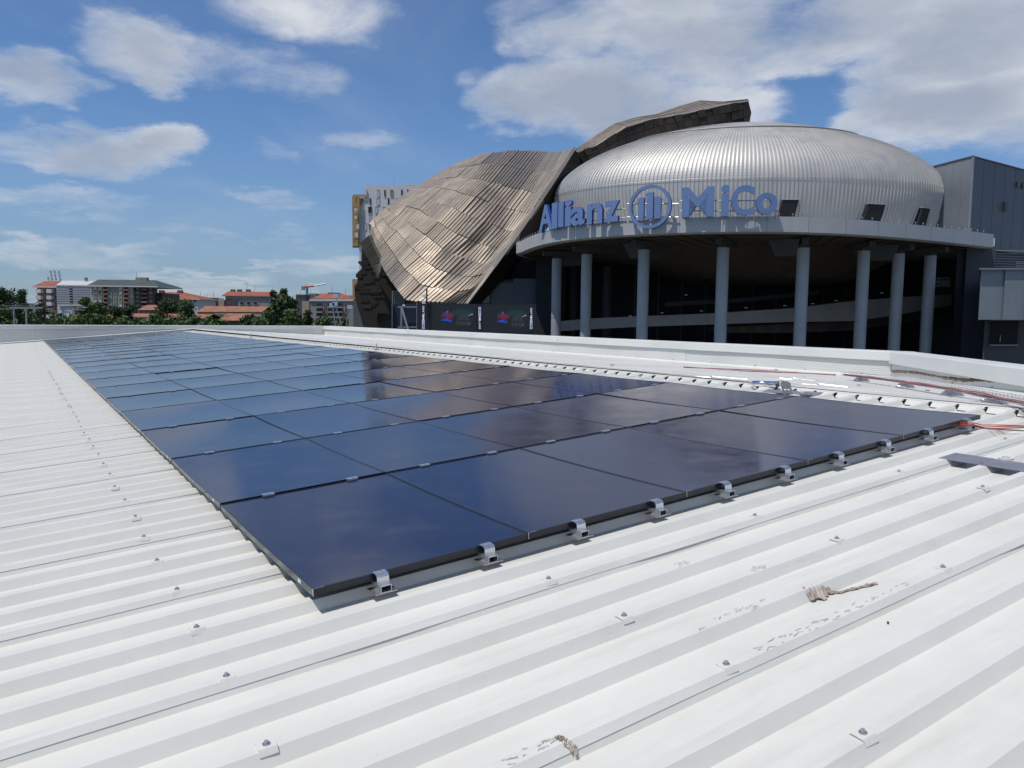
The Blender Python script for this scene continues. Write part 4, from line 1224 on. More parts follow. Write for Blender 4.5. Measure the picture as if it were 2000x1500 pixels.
# grey link walls between shell and canopy
lk = thing('link_building', 'low dark blue grey wing between the bronze shell and the canopy', 'building', (0, 96, 0))
slab('wall', 905, 1047, 546, 700, 97, 6, DARKB, lk)
slab('wall_panel', 958, 1002, 552, 640, 96.7, .2, GREYB, lk)
slab('wall_panel', 1002.5, 1046, 544, 640, 96.6, .2, GREYB, lk)
slab('upper_wall', 985, 1050, 495, 556, 101, 5, DARKW, lk)
slab('window', 930, 956, 577, 592, 96.8, .2, mat('dusk_glass', (.03, .05, .07), .08, spec=.8), lk)
slab('glass_bay', 767, 790, 570, 600, 104, 2, bpy.data.materials['dusk_glass'], lk)
slab('bay_frame', 765.5, 767.5, 568, 600, 103.9, .3, GREYL, lk); slab('bay_frame', 767.5, 788, 568, 570, 103.9, .3, GREYL, lk)
for k in range(4): slab('bay_frame', 771 + k * 4.6, 771.7 + k * 4.6, 570, 600, 103.8, .15, GREYB, lk)

# ------------------------------------------------------------------ LED screen wall
sw = thing('screen_wall', 'long black video wall showing two identical dark concert pictures beside the bronze shell', 'screen', tuple(at(930, 700, 80).xy.to_3d()))
SB = mat('screen_black', (.012, .013, .02), .35, var=.2, scale=.5)
def sslab(name, x0, x1, y0, y1, off, mt, dep=.05):
    f0, f1 = (x0 - 765) / 280, (x1 - 765) / 280; Ya, Yb = 82 - 4 * f0 - off, 82 - 4 * f1 - off
    a, b_ = at(x0, (y0 + y1) / 2, Ya), at(x1, (y0 + y1) / 2, Yb)
    za0, za1 = at(x0, y1, Ya).z, at(x0, y0, Ya).z; m = MB(); o = Vector((.0, dep, 0))
    def q(p, z): return Vector((p.x, p.y, z))
    m.hexa([q(a, za0), q(b_, za0), q(b_, za0) + o, q(a, za0) + o, q(a, za1), q(b_, za1), q(b_, za1) + o, q(a, za1) + o])
    return m.obj(name, mt, sw)
sslab('cabinet', 814.5, 1046, 593, 760, 0, SB, 1.2)


def screen_mat():
    m = bpy.data.materials.new('concert_picture'); m.use_nodes = True; t = NT(m.node_tree); b = m.node_tree.nodes['Principled BSDF']
    tcn = t.n('ShaderNodeTexCoord'); s = t.n('ShaderNodeSeparateXYZ'); t.put(s.inputs[0], tcn.outputs['Generated'])
    x, z = s.outputs[0], s.outputs[2]; base = t.noise(tcn.outputs['Generated'], 26, 5, .8)
    col = t.mix(t.sm(base, .5, .8), (.004, .005, .009, 1), (.05, .05, .06, 1))
    wob = t.m('MULTIPLY', t.m('SUBTRACT', t.noise(tcn.outputs['Generated'], 14, 4, .6), .5), .22)
    def blob(cx_, cz_, rx, rz, c, soft=1., g=1.):
        nonlocal col
        dx = t.m('DIVIDE', t.m('SUBTRACT', t.m('ADD', x, wob), cx_), rx); dz = t.m('DIVIDE', t.m('SUBTRACT', t.m('ADD', z, wob), cz_), rz)
        d = t.m('ADD', t.m('MULTIPLY', dx, dx), t.m('MULTIPLY', dz, dz)); col = t.mix(t.m('MULTIPLY', t.sm(d, 1.0, 1 - soft), g), col, (*c, 1))
    blob(.72, .72, .26, .16, (.004, .05, .055), .9, .8); blob(.44, .60, .15, .15, (.25, .01, .04), .8, .9); blob(.40, .68, .06, .09, (.03, .03, .2), .8)
    blob(.40, .42, .10, .05, (.01, .09, .9), .7); blob(.49, .39, .05, .06, (.02, .08, .8), .7)
    # arched window
    dx = t.m('DIVIDE', t.m('SUBTRACT', x, .75), .16); dz = t.m('DIVIDE', t.m('SUBTRACT', z, .36), .32); d = t.m('SQRT', t.m('ADD', t.m('MULTIPLY', dx, dx), t.m('MULTIPLY', dz, dz)))
    arch = t.m('MULTIPLY', t.sm(d, .95, .85), t.sm(z, .22, .25))
    bars = t.m('MAXIMUM', t.sm(t.m('ABSOLUTE', t.m('SUBTRACT', t.m('FRACT', t.m('MULTIPLY', x, 10.5)), .5)), .40, .46), t.sm(t.m('ABSOLUTE', t.m('SUBTRACT', z, .40)), .03, .015))
    col = t.mix(t.m('MULTIPLY', t.m('MULTIPLY', arch, t.m('SUBTRACT', 1., bars)), .6), col, (.05, .06, .07, 1))
    blob(.90, .64, .03, .02, (.8, .8, .8), .3); blob(.86, .3, .015, .05, (.2, .15, .14), .6); blob(.42, .72, .012, .05, (.35, .35, .7), .5)
    t.put(b.inputs['Base Color'], (0.01, .01, .01, 1)); t.put(b.inputs['Emission Color'], col); b.inputs['Emission Strength'].default_value = .55; b.inputs['Roughness'].default_value = .4
    return m


SM = screen_mat()
sslab('picture', 832, 930, 595, 646, .06, SM); sslab('picture', 944, 1034, 597, 649, .06, SM)
TXT = mat('lit_white_text', (.5, .52, .6), .5, emit=(.62, .68, .9), es=.55)
TXK = mat('text_black', (.01, .01, .015), .5)


def vtext(px, y0, y1, up_):
    """vertical FIERA MILANO, FIERA in inverse boxes"""
    Ya = 82 - 4 * (px - 765) / 280 - .12; wpx = 4.6
    L_ = y1 - y0; nb = .40; seq = [('F', 1), ('I', 1), ('E', 1), ('R', 1), ('A', 1)] + [(c, 0) for c in 'MILANO']
    pos = 0
    for i, (ch, bx) in enumerate(seq):
        h = L_ * nb / 5 if bx else L_ * (1 - nb) / 6
        a, b_ = pos, pos + h; pos += h
        if up_: ya, yb = y1 - b_, y1 - a                      # reads bottom to top
        else: ya, yb = y0 + a, y0 + b_
        q0, q1 = at(px - wpx / 2, yb, Ya), at(px + wpx / 2, ya, Ya)
        if bx:
            m = MB(); m.box((q0.x, Ya, q0.z + .01), (q1.x, Ya + .05, q1.z - .01)); m.obj('text_box', TXT, sw)
        V, F, Nn = glyph(ch, .03); x0_, x1_, y0_, y1_ = min(v.x for v in V), max(v.x for v in V), min(v.y for v in V), max(v.y for v in V)
        m = MB(); inset = .18 if bx else .1
        for v in V:
            fx, fy = (v.x - x0_) / (x1_ - x0_), (v.y - y0_) / (y1_ - y0_)
            fx, fy = inset + (1 - 2 * inset) * fx, inset + (1 - 2 * inset) * fy
            if up_: X_, Z_ = 1 - fy, fx
            else: X_, Z_ = fy, 1 - fx
            m.v.append((q0.x + (q1.x - q0.x) * X_, Ya - (.03 if bx else 0) - v.z * .03, q0.z + (q1.z - q0.z) * Z_))
        for f in F: m.f.append(f); m.mi.append(0)
        m.obj('text_letter', TXK if bx else TXT, sw)


vtext(826.8, 597, 643, True); vtext(937, 599.5, 643, False); vtext(1037.5, 601, 643, True)
# truss beside the wall
BL = mat('dark_blue_container', (.012, .018, .04), .5, var=.1, scale=.5)
tf = thing('steel_truss_frame', 'blue black container wall with pale steel frame and diagonal brace left of the video wall', 'frame', tuple(at(790, 700, 82).xy.to_3d()))
slab('container_wall', 766, 814, 593, 760, 82.6, 3, BL, tf); slab('upright', 765, 767, 592, 760, 82.2, .3, GREYB, tf)
slab('upright', 813, 816, 592, 760, 81.7, .3, GREYL, tf); slab('top_beam', 777, 814, 598, 601, 81.8, .3, GREYL, tf); slab('lower_beam', 777, 816, 637.5, 640.5, 81.8, .3, GREYL, tf); slab('upright', 782, 785.5, 600, 640, 81.75, .3, GREYL, tf)
m = MB(); m.tube([at(785, 602, 81.2), at(797, 644, 81.2)], .10, 5); m.obj('diagonal_brace', ALU, tf)
slab('lamp', 786, 791, 595, 598, 81.7, .2, TAPE, tf)
m = MB(); m.tube([at(833.5, 594, 80.5).xy.to_3d() + Vector((0, 0, 10)), at(833.5, 564, 80.5)], .09, 6); ps = single(m, 'camera_mast', BLKC, 'thin dark mast with two small cameras above the video wall', 'mast')
for py in (578, 590): q = at(829, py, 80.5); m = MB(); m.box((q.x - .25, q.y - .15, q.z - .15), (q.x + .1, q.y + .15, q.z + .15)); m.obj('camera_head', TAPE, ps)

# ------------------------------------------------------------------ background town
def hue(name, c, **k): return mat(name, c, **k)


RED = hue('terracotta_roof', (.30, .085, .045), rough=.85, var=.25, scale=.6)
RED2 = hue('old_terracotta_roof', (.29, .13, .08), rough=.9, var=.25, scale=.7)
GRN = hue('dark_green_roof', (.055, .075, .065), rough=.7, var=.15, scale=.3)
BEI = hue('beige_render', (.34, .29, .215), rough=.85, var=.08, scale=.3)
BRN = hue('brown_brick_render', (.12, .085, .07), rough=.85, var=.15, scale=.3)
PNK = hue('reddish_render', (.22, .12, .10), rough=.85, var=.12, scale=.4)
NET = hue('scaffold_net', (.40, .42, .45), rough=.8, var=.1, scale=1.2)
WHT = hue('white_render', (.55, .56, .57), rough=.8, var=.04, scale=.2)
BLW = hue('pale_blue_render', (.38, .44, .52), rough=.8)
YEL = hue('yellow_render', (.42, .31, .15), rough=.85, var=.1, scale=.3)
GRY = hue('grey_concrete', (.24, .24, .23), rough=.85, var=.15, scale=.3)
GLD = hue('ochre_metal_cladding', (.26, .165, .05), rough=.55, var=.12, scale=.5)
GLS2 = hue('dark_window_glass', (.03, .035, .045), rough=.12, spec=.7)
SHG = hue('green_shutter', (.13, .26, .19), rough=.7); SHW = hue('white_blind', (.5, .5, .47), rough=.7); SHR = hue('red_shutter', (.25, .03, .03), rough=.7)
OCH = hue('ochre_blind', (.28, .2, .1), rough=.7)
_wm = {}


def winmesh(pane, fr_):
    k_ = (pane.name, fr_.name)
    if k_ not in _wm:
        b = MB(); b.box((0, -.03, 0), (1, .04, 1), 0)
        for lo, hi in (((-.06, -.12, -.05), (0, .04, 1.05)), ((1, -.12, -.05), (1.06, .04, 1.05)), ((0, -.12, 1), (1, .04, 1.05)), ((0, -.16, -.05), (1, .04, 0))): b.box(lo, hi, 1)
        _wm[k_] = b.mesh('window', [pane, fr_])
    return _wm[k_]


def win(parent, px0, px1, py0, py1, Yd, pane=GLS2, fr_=None, name='window'):
    fr_ = fr_ or WHT
    a, b_ = at(px0, py1, Yd - .05), at(px1, py0, Yd - .05); l = WM(parent).inverted() @ Vector((a.x, Yd - .05, a.z))
    return link(name, winmesh(pane, fr_), parent, Matrix.Translation(l) @ Matrix.Diagonal((b_.x - a.x, 1, b_.z - a.z, 1)))


def house(name, label, cat, x0, x1, y0, Yd, dep, wall, wallname='wall', group=None, ybot=760):
    c = at((x0 + x1) / 2, 620, Yd); t = thing(name, label, cat, (c.x, Yd, 0), group)
    m = MB(); a, b_ = at(x0, y0, Yd), at(x1, y0, Yd); zt = (a.z + b_.z) / 2
    m.box((a.x, Yd, 0), (b_.x, Yd + dep, zt)); m.obj(wallname, wall, t); return t


def hip(t, x0, x1, ye, r0, r1, yr, Yd, dep, mt, over=.6, name='roof', eave=WHT):
    a, b_ = at(x0, ye, Yd), at(x1, ye, Yd); ze = (a.z + b_.z) / 2
    r_ = Yd + dep / 2; p, q = at(r0, yr, r_), at(r1, yr, r_); zr = (p.z + q.z) / 2
    m = MB(); A_, B_, C_, D_ = Vector((a.x - over, Yd - over, ze)), Vector((b_.x + over, Yd - over, ze)), Vector((b_.x + over, Yd + dep + over, ze)), Vector((a.x - over, Yd + dep + over, ze))
    P_, Q_ = Vector((p.x, r_, zr)), Vector((q.x, r_, zr))
    m.quad(A_, B_, Q_, P_); m.quad(C_, D_, P_, Q_); m.poly([B_, C_, Q_]); m.poly([D_, A_, P_]); m.quad(D_, C_, B_, A_)
    o = m.obj(name, mt, t)
    m = MB(); m.box((A_.x - .05, A_.y - .05, ze - .35), (B_.x + .05, C_.y + .05, ze - .02)); m.obj('eave', eave, o); return o


# balconied block with red roof and masts
t = house('apartment_block', 'red roofed apartment block with white balconies and antenna masts at far left', 'building', 72, 124, 560, 232, 14, PNK)
rf = hip(t, 69, 127, 559.5, 88, 122, 549, 232, 14, RED)
for k in range(5):
    y = 567 + k * 12.5
    for x0, x1 in ((70, 80), (91, 101)):
        s_ = at(x0, y + 5, 230.5); e_ = at(x1, y + 5, 230.5); m = MB(); m.box((s_.x, 230.4, s_.z), (e_.x, 232, s_.z + 1.1)); m.obj('balcony', SHW if k % 2 else WHT, t)
    for x0 in (74, 83.5, 93.5, 102, 107.5): win(t, x0, x0 + 3.2, y - 4, y + 2, 231.98, R.choice((GLS2, BRN, GLS2, SHR)), SHW)
for (x, y0, y1) in ((101, 528.5, 550), (108.5, 528, 550), (117, 529, 550), (96, 541, 550)):
    p = at(x, y1, 239); q = at(x, y0, 239); m = MB(); m.tube([p, Vector((p.x, p.y, q.z))], .10, 5)
    o = m.obj('mast', STEEL, rf)
    for k in range(3):
        zz_ = q.z - .4 - k * 1.1; m2 = MB(); m2.box((p.x - .35 + .2 * k, p.y - .3, zz_ - .45), (p.x + .1 + .2 * k, p.y, zz_ + .35))
        m2.obj('antenna', STEEL, rf)
# netted building
t = house('scaffolded_block', 'building wrapped in pale grey scaffold netting with one dark vertical slit', 'building', 110, 178, 557.5, 224, 13, NET)
hip(t, 110.5, 180, 557, 122, 190, 548.5, 224, 13, hue('pale_roof', (.5, .5, .48), rough=.7), over=.1, eave=NET)
for k in range(9): slab('net_band', 110.5, 136, 561 + k * 4.4, 561.5 + k * 4.4, 223.9, .1, GRY, t); slab('net_band', 141, 176, 561 + k * 4.4, 561.5 + k * 4.4, 223.9, .1, GRY, t)
slab('dark_slit', 136, 141, 558, 597, 223.9, .2, DARKIN, t)
for k in range(7): slab('landing', 136, 141, 561.5 + k * 5, 562.6 + k * 5, 223.8, .15, SHW, t)
m = MB(); p = at(168, 548, 230); m.tube([p, p + Vector((0, 0, .9))], .5, 6); m.obj('chimney', GRY, t)
# green roofed block
t = house('apartment_block', 'beige five storey apartment block with dark green hipped roof and green blinds', 'building', 178, 259, 558.5, 216, 15, BEI)
slab('shaded_wing', 259, 304, 558.5, 760, 217.2, 13, BRN, t)  # shade on this side of the block is put in as dark brown wall colour
rf = hip(t, 176.5, 305.5, 558, 192, 303, 546.5, 216, 15, GRN)
for x in (272, 283): m = MB(); p = at(x, 547, 223); m.box((p.x - .8, p.y - .6, p.z - .5), (p.x + .9, p.y + .6, p.z + .7)); m.obj('chimney', GRY, rf)
m = MB(); p = at(267, 547, 223); q = at(267, 532, 223); m.tube([p, Vector((p.x, p.y, q.z))], .06, 4); m.obj('aerial', STEEL, rf)
cols = [(183.5, 'w'), (193, 'w'), (203, 'b'), (213.5, 'w'), (223, 'g'), (233, 'g'), (243, 'b')]
for k in range(5):
    y = 562 + k * 8.2
    for x, c_ in cols:
        if c_ == 'b':
            slab('balcony_recess', x - 1, x + 7, y - 1.5, y + 4.5, 215.95, .1, DARKIN, t); slab('balcony', x - 1.5, x + 7.5, y + 2.5, y + 5.2, 215.2, .8, PNK, t)
        else: win(t, x, x + 5, y - 2, y + 4, 215.95, {'g': R.choice((SHG, SHG, SHW)), 'w': R.choice((SHW, GLS2, SHG))}[c_], SHW)
    for x in (265, 291): win(t, x, x + 7, y - 1, y + 4.5, 217.15, R.choice((GRY, SHG, GLS2)), BRN)
    slab('balcony', 276, 287, y + 1.5, y + 5, 216.4, .8, PNK, t); slab('balcony_recess', 276, 287, y - 3, y + 1.5, 217.1, .1, DARKIN, t)
t = house('apartment_block', 'narrow brown building squeezed between green roofed block and red roof', 'building', 304.5, 316, 572, 226, 12, BRN)
for k in range(3): win(t, 305.5, 311, 577 + k * 9, 583 + k * 9, 225.95, SHG, BRN)
# red roof house
t = house('red_roofed_house', 'white walled house with bright orange red hipped roof right of green roofed block', 'house', 315, 386, 584, 262, 16, WHT)
slab('beige_wall', 315, 357, 584.5, 700, 261.8, .15, BEI, t)  # beige facing over the left half of the white front
rf = hip(t, 312, 388, 583, 319, 358, 570.5, 262, 16, RED)
for x in (316, 352): m = MB(); p = at(x, 572, 269); m.box((p.x - .8, p.y - .6, p.z - 1.5), (p.x + .8, p.y + .6, p.z + .9)); m.obj('chimney', BRN, rf)
for x in (370, 379): win(t, x, x + 3.5, 584.8, 590, 261.9, GLS2, WHT)
# low terracotta sheds
def shed(label, x0, x1, yr, ye, Yd, wall, rfm=RED2, wins=()):
    t = house('terracotta_shed', label, 'shed', x0 + 1, x1 - 1, ye, Yd, 10, wall)
    a, b_ = at(x0, ye, Yd - .4), at(x1, ye, Yd - .4); p, q = at(x0, yr, Yd + 5), at(x1, yr, Yd + 5); zr = (p.z + q.z) / 2; ze = (a.z + b_.z) / 2
    m = MB(); m.quad(a, b_, Vector((b_.x, Yd + 5, zr)), Vector((a.x, Yd + 5, zr))); m.quad(Vector((b_.x, Yd + 10.4, ze)), Vector((a.x, Yd + 10.4, ze)), Vector((a.x, Yd + 5, zr)), Vector((b_.x, Yd + 5, zr)))
    m.quad(a, Vector((a.x, Yd + 10.4, ze)), Vector((b_.x, Yd + 10.4, ze)), b_)
    m.obj('roof', rfm, t)
    for x in wins: win(t, x, x + 3.5, ye + 3, ye + 6, Yd - .02, GLS2, wall)
    return t
shed('terracotta roofed shed just right below the green roofed block', 268, 312, 595.5, 605.5, 190, PNK, wins=(295,))
shed('long low terracotta roof at left above the hedge', 196, 292, 612, 619, 168, BEI)
shed('long terracotta roof with white wall in the middle of the hedge', 286, 398, 613, 621.5, 160, WHT)
t = shed('broad terracotta roof with yellow wall left of the big round tree', 384, 512, 598, 609, 188, YEL, wins=(456, 470))
slab('cream_band', 476, 510, 610.5, 617.5, 187.8, .15, hue('cream_wall', (.5, .4, .24), rough=.8), t)
t = shed('terracotta roof with grey skylight behind the hedge', 424, 474, 612, 626, 150, BRN, wins=(452, 460))
slab('skylight', 420, 445, 611.5, 614.5, 152, .3, GRY, t)
slab('wall_wing', 113.5, 162, 597, 640, 152, 8, WHT, thing('small_white_house', 'small white and pale blue house below the scaffold netting', 'house', tuple(at(137, 620, 152).xy.to_3d())))
t = [o for o in COL.objects if o.name == 'small_white_house'][0]
slab('side_wall', 121, 141, 600, 640, 151.8, .15, BLW, t); slab('grey_post', 141, 146, 598, 640, 151.7, .2, GRY, t); slab('roof_band', 115, 160, 594.5, 597.5, 151.6, 9, SHW, t)
slab('tiled_roof', 143, 160, 592, 595, 153, 6, RED2, t)
win(t, 127.5, 135, 608, 618, 151.75, SHW, WHT); win(t, 147, 158, 606, 616, 151.95, GLS2, WHT); win(t, 118, 126, 601, 603, 151.75, GRY, WHT)
# block with wide red roof
t = house('apartment_block', 'long grey beige block with wide low red roof left of the big round tree', 'building', 440, 540, 578, 285, 18, GRY)
rf = hip(t, 438, 536, 577, 446, 530, 569.5, 285, 18, RED, eave=BEI)
slab('side_wing', 427, 438, 582.5, 640, 284, 10, BEI, t); slab('upper_band', 441, 510, 579.5, 583, 284.8, .1, BEI, t); slab('loggia', 441, 452, 585, 594, 284.8, .1, BRN, t); slab('loggia', 453, 463, 587, 597, 284.8, .1, DARKB, t)
for x in (469, 482, 495): win(t, x, x + 7.5, 589.5, 595, 284.85, GLS2, WHT)
for x in (455, 468, 485): m = MB(); p = at(x, 571, 294); m.box((p.x - .8, p.y - .6, p.z - 1.5), (p.x + .8, p.y + .6, p.z + 1.1)); m.obj('chimney', BRN, rf)
for x, y in ((483, 551), (497, 556), (533, 560)): m = MB(); p = at(x, 572, 294); q = at(x, y, 294); m.tube([p, Vector((p.x, p.y, q.z))], .06, 4); m.obj('aerial', STEEL, rf)
# block at right of the tree
t = house('apartment_block', 'grey balconied block with red shutters beside the bronze shell', 'building', 606, 690, 586.5, 205, 16, GRY)
rf = hip(t, 616, 682, 583, 629, 668, 573.5, 207, 14, RED, eave=GRY)
slab('parapet_band', 604, 690, 584.5, 588, 204.6, .4, WHT, t)
for x in (632, 674):
    for k in range(4): win(t, x, x + 4.5, 594.5 + k * 9.5, 600.5 + k * 9.5, 204.95, SHR, SHW)
for x0, x1 in ((618, 629), (640, 651), (654, 668)):
    for k in range(4):
        slab('balcony_recess', x0, x1, 592.5 + k * 9.5, 598.5 + k * 9.5, 204.9, .1, GLS2, t); slab('balcony', x0 - .5, x1 + .5, 598.5 + k * 9.5, 601.5 + k * 9.5, 204, .9, GRY, t)
slab('side_wing', 590, 604, 588, 640, 208, 8, BEI, t)
# far skyline blocks
for i, (x0, x1, y0, mt) in enumerate(((386, 398, 583, BRN), (399, 410, 581, DARKB), (410, 424, 585, BRN), (388, 412, 592, GRY), (412, 430, 594, BEI), (578, 597, 575, DARKB), (597, 616, 573, GRY), (614, 640, 576, BRN), (640, 658, 571.5, DARKB), (660, 690, 577, GRY), (585, 605, 582, RED2), (676, 690, 582, BEI), (0, 70, 592, GRY))):
    t = house('distant_building', 'small distant rooftop block on the skyline, %s' % ['brown one just right of the red roofed house', 'dark one left of the wide red roof', 'brown one beside the wide red roof wing', 'low grey one behind the terracotta roof', 'low beige one behind the terracotta roof', 'dark one under the crane mast', 'grey one just right of the crane mast', 'brown one above the balconied block', 'dark flat one above the red shutters', 'grey one next to the bronze shell', 'terracotta one beside the round tree', 'beige one touching the bronze shell', 'grey one behind the trees at far left'][i], 'building', x0, x1, y0, 420 + i * 7, 14, mt, 'wall', group='distant buildings on the skyline')
    for k in range(max(1, int((x1 - x0) / 6))): win(t, x0 + 1.5 + k * 6, x0 + 4 + k * 6, y0 + 2.5, y0 + 5.5, 420 + i * 7 - .05, GLS2, mt)
    m = MB(); p = at((x0 + x1) / 2, y0, 425 + i * 7); m.tube([p, p + Vector((0, 0, R.uniform(2, 5)))], .12, 4); m.obj('aerial', STEEL, t)
# crane
cr = thing('tower_crane', 'distant red and white tower crane on the skyline above the round tree', 'crane', tuple(at(600, 600, 520).xy.to_3d()))
CRR = hue('crane_red', (.5, .12, .1), rough=.6); CRB = hue('crane_blue', (.12, .22, .36), rough=.6)
for (pts_, rr, nm, mt) in (([(599.5, 600), (599.5, 560)], .9, 'mast', CRB), ([(592, 560), (613, 558.5)], .75, 'jib', CRR), ([(613, 558.5), (637, 554)], .5, 'jib_tip', hue('crane_white', (.6, .6, .6), rough=.6)), ([(592, 560), (600, 553.5), (625, 556.5)], .15, 'tie_rod', STEEL)):
    m = MB(); m.tube([at(x, y, 520) for x, y in pts_], rr, 4); m.obj(nm, mt, cr)
m = MB(); q = at(592, 562, 520); m.box((q.x - 1, q.y - 1, q.z - 1.6), (q.x + 1, q.y + 1, q.z + 1)); m.obj('counterweight', GRY, cr)

# tall white tower with gold corner
t = thing('white_tower_block', 'tall white apartment tower with ochre corner bay behind the bronze shell', 'building', tuple(at(760, 620, 232).xy.to_3d()))
slab('wall', 702, 716, 384, 800, 232, 18, WHT, t); slab('wall', 716, 860, 362.5, 800, 232.0, 18, WHT, t); slab('step_block', 710.5, 716, 368.5, 384, 231.5, 10, WHT, t)
slab('terrace_rail', 689, 714, 379.5, 384, 231.4, .2, BEI, t)
g_ = slab('corner_bay', 688, 702, 383, 480.5, 233.5, 6, GLD, t, 230.8); slab('corner_bay', 689, 702, 545, 800, 233.5, 6, GLD, t, 230.8)
for x0, x1, y0, y1, c_ in ((691, 697.5, 404.5, 413, SHW), (691, 698, 419, 427, SHW), (695, 701.5, 436, 447, SHW), (692, 699.5, 452, 463, SHW), (692, 699, 466, 474, OCH), (694, 700, 600, 610, OCH), (694, 700, 618, 630, OCH)):
    win(t, x0, x1, y0, y1, 230.7, c_, GLD)
for x0, x1, y0, y1, c_ in ((736.5, 741, 371, 383.5, SHW), (750.5, 753, 371, 383.5, DARKIN), (762.5, 768, 371, 383.5, OCH), (783.5, 786, 370.5, 383, DARKIN), (795.5, 797.5, 370, 380, DARKIN), (704.5, 710, 387.5, 400, OCH), (722, 724.5, 387, 400, DARKIN), (735.5, 741, 387.5, 399.5, SHW), (757.5, 760, 387, 399.5, DARKIN), (719.5, 726, 404, 416, DARKIN), (733, 737, 404, 415.5, SHW), (708.5, 711.5, 420, 432, SHW), (721, 724, 420, 432, SHW), (734, 738, 420, 430, SHW), (711, 715.5, 436, 448, SHW), (739, 744, 616, 628, DARKIN), (753, 756, 618, 630, OCH), (771, 775, 404, 412, DARKIN), (809, 812, 371, 383, DARKIN), (773, 777, 387, 398, SHW), (748, 752, 404, 415, SHW)):
    win(t, x0, x1, y0, y1, 231.98, c_, hue('window_reveal', (.42, .43, .45), rough=.8) if 'window_reveal' not in bpy.data.materials else bpy.data.materials['window_reveal'])
for x in (793, 800, 808): slab('roof_panel', x - 3, x + 3, 359.5, 360.8, 236, 3, SHW, t)
m = MB(); p = at(769.5, 362, 236); q = at(769.5, 346, 236); m.tube([p, Vector((p.x, p.y, q.z))], .07, 4); m.obj('aerial', STEEL, t)

# ------------------------------------------------------------------ trees
LEAF = []
for i, c in enumerate(((.05, .085, .028), (.075, .125, .036), (.10, .155, .045), (.032, .055, .026))):
    m_ = mat('foliage', c, .65, var=.35, scale=.7, spec=.25); m_.name = 'foliage_%s' % ['mid', 'fresh', 'bright', 'dark'][i]
    m_.node_tree.nodes['Principled BSDF'].inputs['Transmission Weight'].default_value = 0; LEAF.append(m_)
BARK = mat('bark', (.07, .05, .035), .9, var=.3, scale=4)


def tree(label, x0, x1, ytop, Yd, cols_, n=2200, seed=0, group='trees beyond the parapet', spiky=False, name='leafy_tree', hgt=None, cat='tree'):
    r = random.Random(seed); cx_ = (x0 + x1) / 2; base = at(cx_, 640, Yd); W_ = (x1 - x0) * Yd / FPX; top = at(cx_, ytop, Yd).z
    H = hgt or min(top, W_ * 1.3 + 3)
    t = thing(name, label, cat, (base.x, Yd, 0), group)
    m = MB(); zc_ = top - H / 2
    m.tube([(base.x, Yd, 0), (base.x + .2, Yd, max(1, top - H * .8)), (base.x, Yd, top - H * .35)], [.35, .26, .1], 7)
    for k in range(4):
        a = r.uniform(0, 6.28); m.tube([(base.x, Yd, max(1, top - H * .75)), (base.x + math.cos(a) * W_ * .3, Yd + math.sin(a) * W_ * .3, top - H * .35)], [.14, .04], 5)
    m.obj('trunk', BARK, t)
    blobs = []
    for k in range(13):
        f = r.random(); a = r.uniform(0, 6.28); rr = W_ * .5 * math.sqrt(r.random()) * .8
        zz_ = zc_ + (f - .5) * H * .78; sh = math.sqrt(max(.15, 1 - ((zz_ - zc_) / (H * .55)) ** 2)) if not spiky else max(.15, 1 - (zz_ - top + H) / H)
        blobs.append((Vector((base.x + math.cos(a) * rr * sh, Yd + math.sin(a) * rr * sh, zz_)), W_ * r.uniform(.15, .27) * (1 if not spiky else .8)))
    blobs.append((Vector((base.x, Yd, top - W_ * .2)), W_ * .2)); blobs.append((Vector((base.x, Yd, zc_)), W_ * .3))
    lm = MB(); ls = max(.24, min(.62, W_ * .042))
    for k in range(n):
        c, br_ = blobs[r.randrange(len(blobs))]
        d = Vector((r.gauss(0, 1), r.gauss(0, 1), r.gauss(0, .8))); d.normalize()
        p = c + d * br_ * (r.uniform(.55, 1.12) if r.random() < .9 else 1.3)
        if p.z > top: p.z = top - r.uniform(0, .5)
        ax = Vector((r.gauss(0, 1), r.gauss(0, 1), r.gauss(0, 1))).normalized(); nn = (d + Vector((r.gauss(0, .6), r.gauss(0, .6), r.gauss(0, .6)))).normalized()
        a_ = nn.cross(ax).normalized() * ls * r.uniform(.6, 1.3); b_ = nn.cross(a_).normalized() * ls * r.uniform(.4, .9)
        lm.quad(p - a_, p - b_, p + a_, p + b_, r.randrange(len(cols_)))
    lm.obj('crown', [LEAF[q] for q in cols_], t)
    return t


